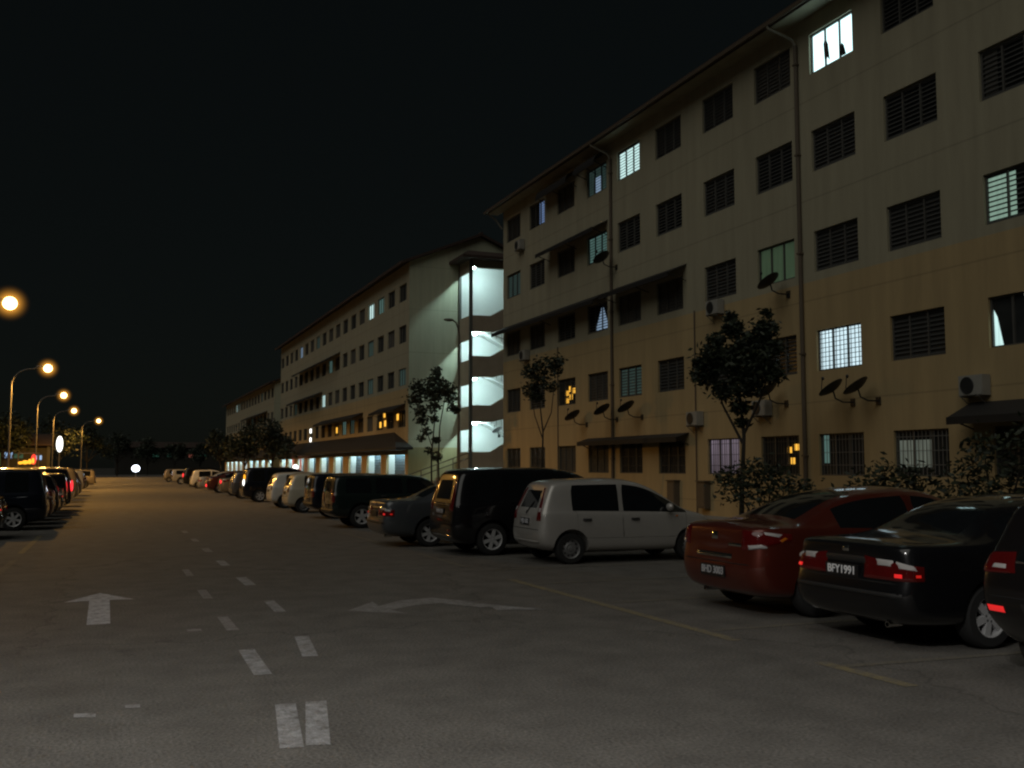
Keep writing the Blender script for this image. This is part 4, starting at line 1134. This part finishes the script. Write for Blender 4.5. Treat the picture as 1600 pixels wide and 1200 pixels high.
# black sedan with a long flat boot
SED_B = dict(hw=.85, wr=.30, axles=(1.03, 3.63), spokes=6, sw=.16,
  st=[(0, .76, .27, .93, .72, .975, .6, .01), (.12, .83, .22, .95, .79, 1.0, .6, .015), (.55, .85, .20, .955, .81, 1.01, .6, .015), (.95, .85, .19, .955, .81, 1.03, .58, .02),
      (1.32, .85, .18, .95, .81, 1.26, .58, .02), (1.70, .85, .18, .94, .81, 1.385, .58, .02), (2.42, .85, .18, .92, .81, 1.415, .59, .02), (2.50, .85, .18, .92, .81, 1.415, .59, .02),
      (2.95, .85, .18, .91, .81, 1.38, .59, .02), (3.32, .85, .18, .90, .81, 1.17, .62, .02), (3.68, .85, .19, .885, .80, .95, .62, .02), (4.1, .83, .21, .82, .78, .87, .6, .02), (4.38, .78, .24, .72, .70, .76, .55, .01), (4.5, .66, .28, .64, .6, .67, .5, .005)],
  rear=[.12, .10, .04, .0, .07, .07, .075, .09, .12, .11], front=[.12, .1, .05, 0, .02, .05, .06, .08, .1, .1],
  sideglass={4, 5, 7, 8}, windscreen={8, 9}, backlight={3, 4}, doors=[(5, 7), (7, 9)], pillars=(4, 6, 7, 9),
  mirror=(3.2, .96), plate=(0.02, .705, .46, .12, 'BFY1991', 'plate_white'),
  patches=[light(127, 162, .66, .865, .85, 'lamp_red', tip=(.0, .075), subs=[dict(name='reversing_lens', q=[(142, .775), (153, .775), (153, .845), (142, .84)], mat='lamp_clear'), dict(name='indicator_lens', q=[(129, .745), (140.5, .765), (140.5, .835), (131, .795)], mat='lamp_clear'),
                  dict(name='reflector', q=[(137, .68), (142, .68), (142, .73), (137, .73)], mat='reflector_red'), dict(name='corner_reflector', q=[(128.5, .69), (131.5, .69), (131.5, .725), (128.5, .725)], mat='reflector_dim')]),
           dict(name='boot_garnish', mode='rear', q=[(-.30, .785), (.30, .785), (.30, .85), (-.30, .85)], mat='trim_black', off=.014, nv=3),
           dict(name='badge', mode='rear', q=[(-.045, .885), (.045, .885), (.045, .945), (-.045, .945)], mat='chrome', off=.012, nu=5, nv=4),
           dict(name='boot_seam', mode='rear', q=[(-.70, .625), (.70, .625), (.70, .637), (-.70, .637)], mat='well', off=.004, nu=16, nv=2),
           dict(name='bumper_strip', mode='rear', q=[(-.74, .50), (.74, .50), (.74, .545), (-.74, .545)], mat='trim_black', off=.022, nu=16, nv=3)]
          + handles((1.85, 2.72), .79, (5, 7), 'paint_black'), extras=[exhaust(.28, -.45, .235)])
# small silver hatchback
HATCH = dict(hw=.78, wr=.275, axles=(.58, 2.96), rim='steel',
  st=[(0, .70, .27, .90, .70, 1.42, .585, .01), (.12, .765, .22, .915, .745, 1.45, .60, .012), (.50, .78, .20, .915, .75, 1.475, .605, .015), (.60, .78, .19, .915, .75, 1.48, .61, .015), (1.30, .78, .18, .90, .75, 1.495, .615, .02), (1.53, .78, .18, .895, .75, 1.495, .615, .02),
      (1.60, .78, .18, .895, .75, 1.495, .615, .02), (2.05, .78, .18, .885, .75, 1.455, .605, .02), (2.50, .78, .18, .875, .75, 1.22, .625, .02), (2.90, .78, .19, .865, .745, .96, .62, .02), (3.20, .77, .21, .83, .73, .89, .6, .015), (3.45, .72, .24, .75, .66, .79, .52, .01), (3.56, .60, .28, .66, .55, .69, .45, .005)],
  rear=[.10, .08, .03, .0, .03, .05, .06, .25, .28, .26], front=[.12, .1, .05, 0, .02, .05, .06, .08, .1, .1], hatchglass=True,
  sideglass={3, 4, 6, 7, 8}, windscreen={7, 8}, doors=[(3, 6), (6, 9)], pillars=(3, 5, 6, 9),
  mirror=(2.52, .95), plate=(0.0, .735, .42, .12, 'WJD 6382', 'plate_dull'),
  patches=[dict(name='tail_light', mode=.55, q=[(128, .76), (137, .76), (131, 1.33), (126, 1.33)], mat='lamp_red', both=True, off=.016, nu=6, nv=16, subs=[dict(name='indicator_lens', q=[(129, .90), (134.5, .90), (133, 1.0), (128, 1.0)], mat='lamp_clear')]),
           dict(name='plate_recess', mode='rear', q=[(-.30, .66), (.30, .66), (.30, .82), (-.30, .82)], mat='paint_silver', off=.01),
           dict(name='bumper_lip', mode='rear', q=[(-.60, .37), (.60, .37), (.62, .41), (-.62, .41)], mat='paint_silver', off=.03, nv=3),
           dict(name='wiper', mode='rear', q=[(-.02, .86), (.02, .86), (-.18, 1.10), (-.20, 1.10)], mat='trim_black', off=.02, nu=3, nv=6),
           dict(name='badge', mode='rear', q=[(-.045, .875), (.045, .875), (.045, .93), (-.045, .93)], mat='chrome', off=.012, nu=5, nv=4),
           dict(name='bumper_seam', mode='rear', q=[(-.62, .60), (.62, .60), (.62, .61), (-.62, .61)], mat='well', off=.004, nu=16, nv=2),
           dict(name='side_lamp', mode='side', q=[(2.66, .80), (2.71, .80), (2.71, .83), (2.66, .83)], mat='lamp_orange', both=True, off=.014, nu=3, nv=3)]
          + handles((.80, 1.75), .755, (3, 6), 'trim_black'))
# black people carrier
MPV = dict(hw=.86, wr=.315, axles=(.80, 3.50), spokes=6, sw=.15,
  st=[(0, .78, .28, .98, .78, 1.60, .63, .01), (.14, .845, .22, 1.0, .83, 1.64, .65, .012), (.45, .86, .20, 1.0, .83, 1.67, .655, .015), (1.05, .86, .19, .99, .83, 1.685, .66, .02), (1.15, .86, .18, .99, .83, 1.685, .66, .02), (2.05, .86, .18, .975, .83, 1.69, .66, .02), (2.13, .86, .18, .975, .83, 1.69, .66, .02),
      (2.75, .86, .18, .965, .83, 1.63, .65, .02), (3.20, .86, .18, .955, .83, 1.34, .66, .02), (3.62, .86, .19, .94, .82, 1.02, .64, .02), (4.0, .84, .21, .88, .79, .94, .6, .015), (4.28, .78, .24, .78, .70, .82, .55, .01), (4.40, .66, .28, .68, .6, .71, .5, .005)],
  rear=[.10, .08, .03, .0, .03, .05, .06, .20, .23, .21], front=[.12, .1, .05, 0, .02, .05, .06, .08, .1, .1], hatchglass=True,
  sideglass={2, 4, 6, 7}, windscreen={7, 8}, doors=[(4, 6), (6, 8)], pillars=(2, 3, 4, 5, 6, 8),
  mirror=(3.1, 1.02), plate=(0.0, .84, .46, .12, 'WPN 724', 'plate_dull'),
  patches=[dict(name='tail_light', mode=.6, q=[(129, .86), (139, .86), (132, 1.46), (127, 1.46)], mat='lamp_red', both=True, off=.016, nu=6, nv=16),
           dict(name='chrome_strip', mode='rear', q=[(-.50, .955), (.50, .955), (.50, 1.01), (-.50, 1.01)], mat='chrome', off=.03, nv=3),
           dict(name='reflector', mode='rear', q=[(-.62, .46), (-.44, .46), (-.44, .50), (-.62, .50)], mat='lamp_red', off=.014, nu=4, nv=3),
           dict(name='bumper_seam', mode='rear', q=[(-.68, .62), (.68, .62), (.68, .632), (-.68, .632)], mat='well', off=.004, nu=16, nv=2),
           dict(name='bumper_lip', mode='rear', q=[(-.64, .36), (.64, .36), (.66, .40), (-.66, .40)], mat='chrome', off=.02, nv=3)]
          + handles((1.35, 2.32), .83, (4, 6), 'paint_black'))
# tall boxy utility wagon
VAN = dict(hw=.84, wr=.33, axles=(.82, 3.32), spokes=5, sw=.18,
  st=[(0, .80, .34, .95, .78, 1.44, .66, .01), (.10, .83, .30, .96, .81, 1.47, .68, .012), (.35, .84, .28, .96, .81, 1.48, .69, .015), (1.1, .84, .27, .95, .81, 1.49, .69, .02), (1.2, .84, .26, .95, .81, 1.49, .69, .02), (2.0, .84, .26, .94, .81, 1.49, .69, .02), (2.1, .84, .26, .94, .81, 1.49, .69, .02),
      (2.7, .84, .26, .93, .81, 1.45, .68, .02), (2.98, .84, .26, .93, .81, 1.27, .69, .02), (3.25, .84, .27, .93, .80, 1.0, .68, .02), (3.7, .82, .29, .90, .78, .95, .64, .015), (4.0, .78, .31, .86, .72, .90, .6, .01), (4.1, .70, .34, .76, .64, .79, .5, .005)],
  rear=[.08, .06, .02, .0, .02, .03, .03, .08, .1, .09], front=[.1, .08, .04, 0, .02, .03, .04, .06, .08, .08], hatchglass=True,
  sideglass={2, 4, 6, 7}, windscreen={7, 8}, doors=[(4, 6), (6, 8)], pillars=(2, 3, 4, 5, 6, 8),
  mirror=(2.95, 1.08), plate=(-.1, .62, .46, .12, None, 'plate_dull'),
  patches=[dict(name='tail_light', mode=.5, q=[(120, .72), (138, .72), (138, 1.0), (120, 1.0)], mat='lamp_red', both=True, off=.016, subs=[dict(name='indicator_lens', q=[(122, .90), (136, .90), (136, .985), (122, .985)], mat='lamp_orange')]),
           dict(name='bumper', mode='rear', q=[(-.76, .40), (.76, .40), (.76, .54), (-.76, .54)], mat='trim_black', off=.05, nu=14, nv=4)]
          + handles((1.35, 2.3), .87, (4, 6), 'trim_black'))
# tall black hatchback at the right edge
HATCH_B = dict(HATCH); HATCH_B.update(rear=[.50, .44, .26, .04, 0, .03, .05, .25, .28, .26], hw=.83, wr=.30, axles=(.72, 3.18), rim=None, spokes=5, sw=.17,
  st=[(x*1.045, w*1.062, zs, zb*1.03, wb*1.06, zt*1.0, wt*1.05, cr) for x, w, zs, zb, wb, zt, wt, cr in HATCH['st']],
  plate=(0.0, .56, .46, .13, 'W', 'plate_white'), mirror=(2.63, .98),
  patches=[dict(name='tail_light', mode=.6, q=[(124, .86), (146, .88), (140, 1.04), (124, 1.02)], mat='lamp_red', both=True, off=.016, subs=[dict(name='indicator_lens', q=[(132, .90), (142, .90), (140, .95), (132, .95)], mat='lamp_clear')]),
           dict(name='chrome_strip', mode='rear', q=[(-.42, .955), (.42, .955), (.42, 1.0), (-.42, 1.0)], mat='chrome', off=.03, nv=3),
           dict(name='badge', mode='rear', q=[(-.05, .87), (.05, .87), (.05, .94), (-.05, .94)], mat='chrome', off=.012, nu=5, nv=4),
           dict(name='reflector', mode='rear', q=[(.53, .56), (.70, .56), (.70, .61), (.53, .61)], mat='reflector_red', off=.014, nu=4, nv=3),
           dict(name='plate_recess', mode='rear', q=[(-.34, .47), (.34, .47), (.36, .65), (-.36, .65)], mat='trim_black', off=.006),
           dict(name='bumper_seam', mode='rear', q=[(-.66, .68), (.66, .68), (.66, .692), (-.66, .692)], mat='well', off=.004, nu=16, nv=2)]
          + handles((.84, 1.83), .78, (3, 6), 'paint_black'))
GR = 'cars parked along the right side'
car('parked_car', 'black hatchback with a chrome strip and red reflector, cut by the right edge', HATCH_B, 'paint_black_b', (6.56, 5.37, 0), 0, GR)
car('parked_car', 'black sedan with white plate BFY1991 and wide red tail lights', SED_B, 'paint_black', (6.70, 7.9, 0), 0, GR)
red = car('parked_car', 'dark red sedan beside the black sedan', SED_A, 'paint_red', (6.68, 10.1, 0), 0, GR)
hat = car('parked_car', 'small silver hatchback with plain steel wheels next to the empty bays', HATCH, 'paint_silver', (7.06, 16.72, 0), R(-2), GR)
mpv = car('parked_car', 'black people carrier with alloy wheels left of the silver hatchback', MPV, 'paint_black', (6.15, 18.9, 0), 0, GR)
van = car('parked_car', 'dark boxy wagon with amber lit corner beyond the grey sedan', VAN, 'paint_green', (5.85, 28.3, 0), 0, GR)
sedb = [o for o in COL.objects if o.get('label', '').startswith('black sedan')][0]
def repaint(o, paint, old=None):
    for ch in o.children:
        if ch.name.split('.')[0] in ('body', 'door', 'mirror', 'plate_recess', 'bumper_lip', 'number_recess') and ch.material_slots:
            ch.material_slots[0].link = 'OBJECT'; ch.material_slots[0].material = M[paint]
        for g in ch.children:
            if g.name.split('.')[0] == 'handle':
                g.material_slots[0].link = 'OBJECT'; g.material_slots[0].material = M[paint]
def strip(o, names):
    for ch in list(o.children):
        if ch.name.split('.')[0] in names:
            for g in list(ch.children): bpy.data.objects.remove(g)
            bpy.data.objects.remove(ch)
def put(src, paint, label, loc, rz=0.0, group=GR, blank=True):
    o = copy_tree(src); o.location = loc; o.rotation_euler = (0, 0, rz); tag(o, label, 'car', group)
    repaint(o, paint)
    if blank: 
        for ch in o.children:
            if ch.name.startswith('number_plate'):
                for g in list(ch.children): bpy.data.objects.remove(g)
    return o
put(sedb, 'paint_midgrey', 'grey sedan between the black people carrier and the dark wagon', (5.45, 21.4, 0))
put(van, 'paint_navy', 'dark wagon right before the first of the two white cars', (6.3, 33.6, 0))
put(hat, 'paint_cream', 'nearer of the two white cars standing side by side', (6.3, 38.3, 0))
put(hat, 'paint_white', 'farther of the two white cars standing side by side', (6.35, 42.7, 0))
put(mpv, 'paint_navy', 'dark blue people carrier with a bright tail light beyond the white cars', (6.2, 50.6, 0))
put(hat, 'paint_bluegrey', 'grey blue hatchback left of the dark blue people carrier', (6.3, 56.2, 0))
put(red, 'paint_champagne', 'champagne sedan with a red lit lamp far down the right row', (6.3, 62.0, 0))
put(red, 'paint_maroon', 'maroon sedan with a bright red reflector far down the right row', (6.2, 69.5, 0))
put(sedb, 'paint_silver', 'pale silver sedan beyond the maroon one in the right row', (6.3, 77, 0))
put(hat, 'paint_white', 'tiny white hatchback beyond the pale silver sedan in the right row', (6.3, 84, 0))
put(mpv, 'paint_black', 'tiny dark people carrier with a red light near the far end of the right row', (6.3, 92, 0))
put(van, 'paint_cream', 'tiny pale wagon second from the far end of the right row', (6.2, 106, 0))
put(hat, 'paint_champagne', 'tiny pale hatchback at the far end of the right row', (6.2, 122, 0))
put(hat, 'paint_silver', 'pale car with shining roof tucked below the bright stair tower', (18.75, 57.0, .1), 0, None)
GL = 'cars parked along the left side'
put(sedb, 'paint_black', 'dark car at the left edge, almost wholly cut off', (-2.2, 26.9, 0), math.pi, GL)
put(mpv, 'paint_navy', 'dark blue people carrier, first whole car at the left edge', (-1.45, 30.7, 0), math.pi, GL)
put(red, 'paint_maroon', 'dark maroon sedan just behind the dark blue people carrier on the left', (-1.4, 33.3, 0), math.pi, GL)
put(hat, 'paint_black', 'small black hatchback in the left row between maroon and grey cars', (-1.35, 35.7, 0), math.pi, GL)
put(sedb, 'paint_grey', 'dark grey sedan beside the small black hatchback in the left row', (-1.3, 38.2, 0), math.pi, GL)
put(van, 'paint_black', 'boxy black wagon just before the red tail light in the left row', (-1.3, 40.7, 0), math.pi, GL)
lm = put(mpv, 'paint_navy', 'dark people carrier with its red tail light on, sixth in the left row', (-1.2, 43.2, 0), math.pi, GL)
put(hat, 'paint_silver', 'silver hatchback just beyond the dark people carrier on the left', (-1.25, 47.6, 0), math.pi, GL)
put(mpv, 'paint_champagne', 'champagne people carrier, two cars beyond the red tail light on the left', (-1.2, 53.0, 0), math.pi, GL)
put(hat, 'paint_bluegrey', 'grey hatchback in the middle of the left row', (-1.2, 59.5, 0), math.pi, GL)
put(van, 'paint_cream', 'pale wagon under the second street lamp on the left', (-1.2, 67, 0), math.pi, GL)
put(red, 'paint_grey', 'small grey sedan in the far half of the left row', (-1.2, 76, 0), math.pi, GL)
put(van, 'paint_champagne', 'yellow lit wagon ending the row on the left', (-.75, 88, 0), math.pi, GL)
# lamps that are on, and one reflector made to glow like them
def lit_patch(parent, name, x, y, z, r, mat):
    m = MB(); m.ellipsoid((x, y, z), r, 0, 10, 6); return m.build(name, mat, parent, smooth=True)
byl = {o['label']: o for o in COL.objects if 'label' in o}
def on(lab, name, x, y, z, r, mat):
    o = byl[lab]; lit_patch(o, name, x, y, z, r, mat)
byl = {o['label']: o for o in COL.objects if 'label' in o}
on('dark people carrier with its red tail light on, sixth in the left row', 'brake_lamp', .0, .66, .98, (.05, .10, .22), 'tail_on')
on('dark blue people carrier with a bright tail light beyond the white cars', 'brake_lamp', .03, -.69, .96, (.05, .10, .17), 'sign_white')
on('dark blue people carrier with a bright tail light beyond the white cars', 'side_lamp', .06, -.70, 1.22, (.05, .07, .14), 'amber_spot')
on('champagne sedan with a red lit lamp far down the right row', 'brake_lamp', .03, -.66, .84, (.05, .12, .11), 'tail_on')
on('maroon sedan with a bright red reflector far down the right row', 'reflector', .0, -.5, .5, (.05, .22, .10), 'tail_on')
on('tiny dark people carrier with a red light near the far end of the right row', 'brake_lamp', .0, .1, .98, (.05, .22, .2), 'tail_on')

# ------------------------------------------------------------------ lit signs and buildings at the far left and the road end
t = thing('sign_post', 'white glowing oval sign on a post beyond the parked cars on the left', 'sign', (-3.77, 95, 0))
m = MB(); m.tube([(0, .1, 0), (0, .1, 3.4)], .05, 8); m.build('post', 'pole_grey', t)
m = MB(); m.ellipsoid((0, 0, 3.7), (.27, .07, .70), 0, 20, 12); m.build('light_panel', 'sign_white', t, smooth=True)
t = thing('shop_house', 'low dark shop building at far left with small coloured lights', 'building', (-21, 150, 0))
m = MB(); m.box(0, 13.5, 0, 9, 0, 4.6); m.build('wall', 'soil', t)
m = MB(); m.prism([(-.6, -.8, 4.62), (14.1, -.8, 4.62), (14.1, 4.5, 6.2), (-.6, 4.5, 6.2)], (0, 0, .14)); m.prism([(-.6, 4.5, 6.2), (14.1, 4.5, 6.2), (14.1, 9.6, 4.62), (-.6, 9.6, 4.62)], (0, 0, .14)); m.build('roof', 'roof_tile', t)
for x0, x1, z0, z1, mat in ((6.75, 7.8, 1.9, 3.6, 'sign_green'), (8.3, 9.3, 2.9, 3.7, 'sign_blue'), (9.5, 10.6, 2.9, 3.5, 'sign_teal'), (11.9, 12.3, 2.7, 3.3, 'sign_blue'), (12.5, 12.9, 2.7, 3.3, 'sign_blue'), (4.6, 5.6, 2.4, 5.0, 'sign_teal')):
    m = MB(); m.box(x0, x1, -.08, -.01, z0, z1); m.build('light_panel', mat, t)
t = thing('stall_lantern', 'cluster of orange and red lit lanterns above the dark people carrier on the left', 'sign', (-3.9, 60, 0))
m = MB(); m.tube([(-.5, .1, 0), (-.5, .1, 2.5)], .04, 7); m.tube([(.5, .1, 0), (.5, .1, 2.5)], .04, 7); m.build('post', 'pole_grey', t)
m = MB(); m.ellipsoid((-.38, 0, 1.93), (.12, .08, .08)); m.ellipsoid((-.15, 0, 1.96), (.17, .1, .11)); m.ellipsoid((.08, 0, 2.0), (.10, .08, .14)); m.build('orange_lantern', 'sign_orange', t, smooth=True)
m = MB(); m.ellipsoid((.26, 0, 2.12), (.13, .09, .28), 0, 14, 8); m.build('red_lantern', 'sign_red', t, smooth=True)
m = MB(); m.ellipsoid((.24, -.06, 2.05), (.07, .07, .16), 0, 10, 8); m.build('yellow_lantern', 'sign_orange', t, smooth=True)
m = MB(); m.tube([(-.5, .1, 2.45), (.5, .1, 2.45)], .03, 6); m.build('crossbar', 'pole_grey', t)
t = thing('post_lamp', 'small blue white lamp on a short post at the end of the road', 'lamp', (4.44, 170, 0))
m = MB(); m.tube([(0, .2, 0), (0, .2, 1.5)], .06, 8); m.build('post', 'pole_grey', t)
m = MB(); m.ellipsoid((0, 0, 1.5), (.62, .3, .55), 0, 16, 10); m.build('lens', 'far_white', t, smooth=True)
t = thing('shop_house', 'far dark shop building across the end of the road with dim green lights', 'building', (2, 250, 0))
m = MB(); m.box(0, 30, 0, 10, 0, 6.2); m.build('wall', 'soil', t)
m = MB(); m.prism([(-.6, -1, 6.22), (30.6, -1, 6.22), (30.6, 5, 7.6), (-.6, 5, 7.6)], (0, 0, .16)); m.prism([(-.6, 5, 7.6), (30.6, 5, 7.6), (30.6, 11, 6.22), (-.6, 11, 6.22)], (0, 0, .16)); m.build('roof', 'roof_tile', t)
for x0, x1, z0, z1, mat in ((8.2, 9.6, 4.1, 5.0, 'sign_teal'), (11.4, 13.8, 4.2, 5.0, 'sign_teal'), (16.3, 17.3, 4.0, 4.8, 'red_glow'), (18.4, 20.5, 4.3, 4.8, 'sign_teal')):
    m = MB(); m.box(x0, x1, -.08, -.01, z0, z1); m.build('light_panel', mat, t)

# ------------------------------------------------------------------ world, moonlight, camera
w = bpy.data.worlds.new('World'); SC.world = w; w.use_nodes = True
N, L = w.node_tree.nodes, w.node_tree.links
bg = N['Background']
sky = N.new('ShaderNodeTexSky'); sky.sky_type = 'NISHITA'; sky.sun_disc = False
EL, AZ = R(50), R(238)      # direction the light comes from: over the car park, to the left of and behind the camera
sky.sun_elevation = EL; sky.sun_rotation = AZ
mx = N.new('ShaderNodeMixRGB'); mx.blend_type = 'MULTIPLY'; mx.inputs[0].default_value = 1; mx.inputs[2].default_value = (.72, .82, .70, 1)
ga = N.new('ShaderNodeGamma'); ga.inputs[1].default_value = .4
L.new(sky.outputs[0], ga.inputs[0]); L.new(ga.outputs[0], mx.inputs[1]); L.new(mx.outputs[0], bg.inputs['Color'])
bg.inputs['Strength'].default_value = .0032
sd = bpy.data.lights.new('moon', 'SUN'); sd.energy = .52; sd.angle = R(60); sd.color = (1, .98, .88)
so = bpy.data.objects.new('moon', sd); COL.objects.link(so)
dirv = Vector((math.sin(AZ)*math.cos(EL), math.cos(AZ)*math.cos(EL), math.sin(EL)))
so.rotation_euler = dirv.to_track_quat('Z', 'Y').to_euler()
so.location = dirv*60

cd = bpy.data.cameras.new('Camera'); cam = bpy.data.objects.new('Camera', cd); COL.objects.link(cam)
cd.sensor_width = 36; cd.lens = 35.0; cd.clip_end = 3000; cd.clip_start = .1
pitch, yaw = .083354, .386252
cam.location = (0, 0, 1.7); cam.rotation_euler = (math.pi/2 + pitch, 0, -yaw)
SC.camera = cam
SC.view_settings.view_transform = 'Standard'; SC.view_settings.look = 'None'; SC.view_settings.exposure = 0
SC.cycles.use_denoising = True
SC.cycles.pixel_filter_type = 'BLACKMAN_HARRIS'; SC.cycles.filter_width = 2.2
SC.cycles.max_bounces = 6; SC.cycles.diffuse_bounces = 3; SC.cycles.glossy_bounces = 3
SC.cycles.sample_clamp_indirect = 2
SC.cycles.use_adaptive_sampling = False
SC.cycles.caustics_reflective = False; SC.cycles.caustics_refractive = False
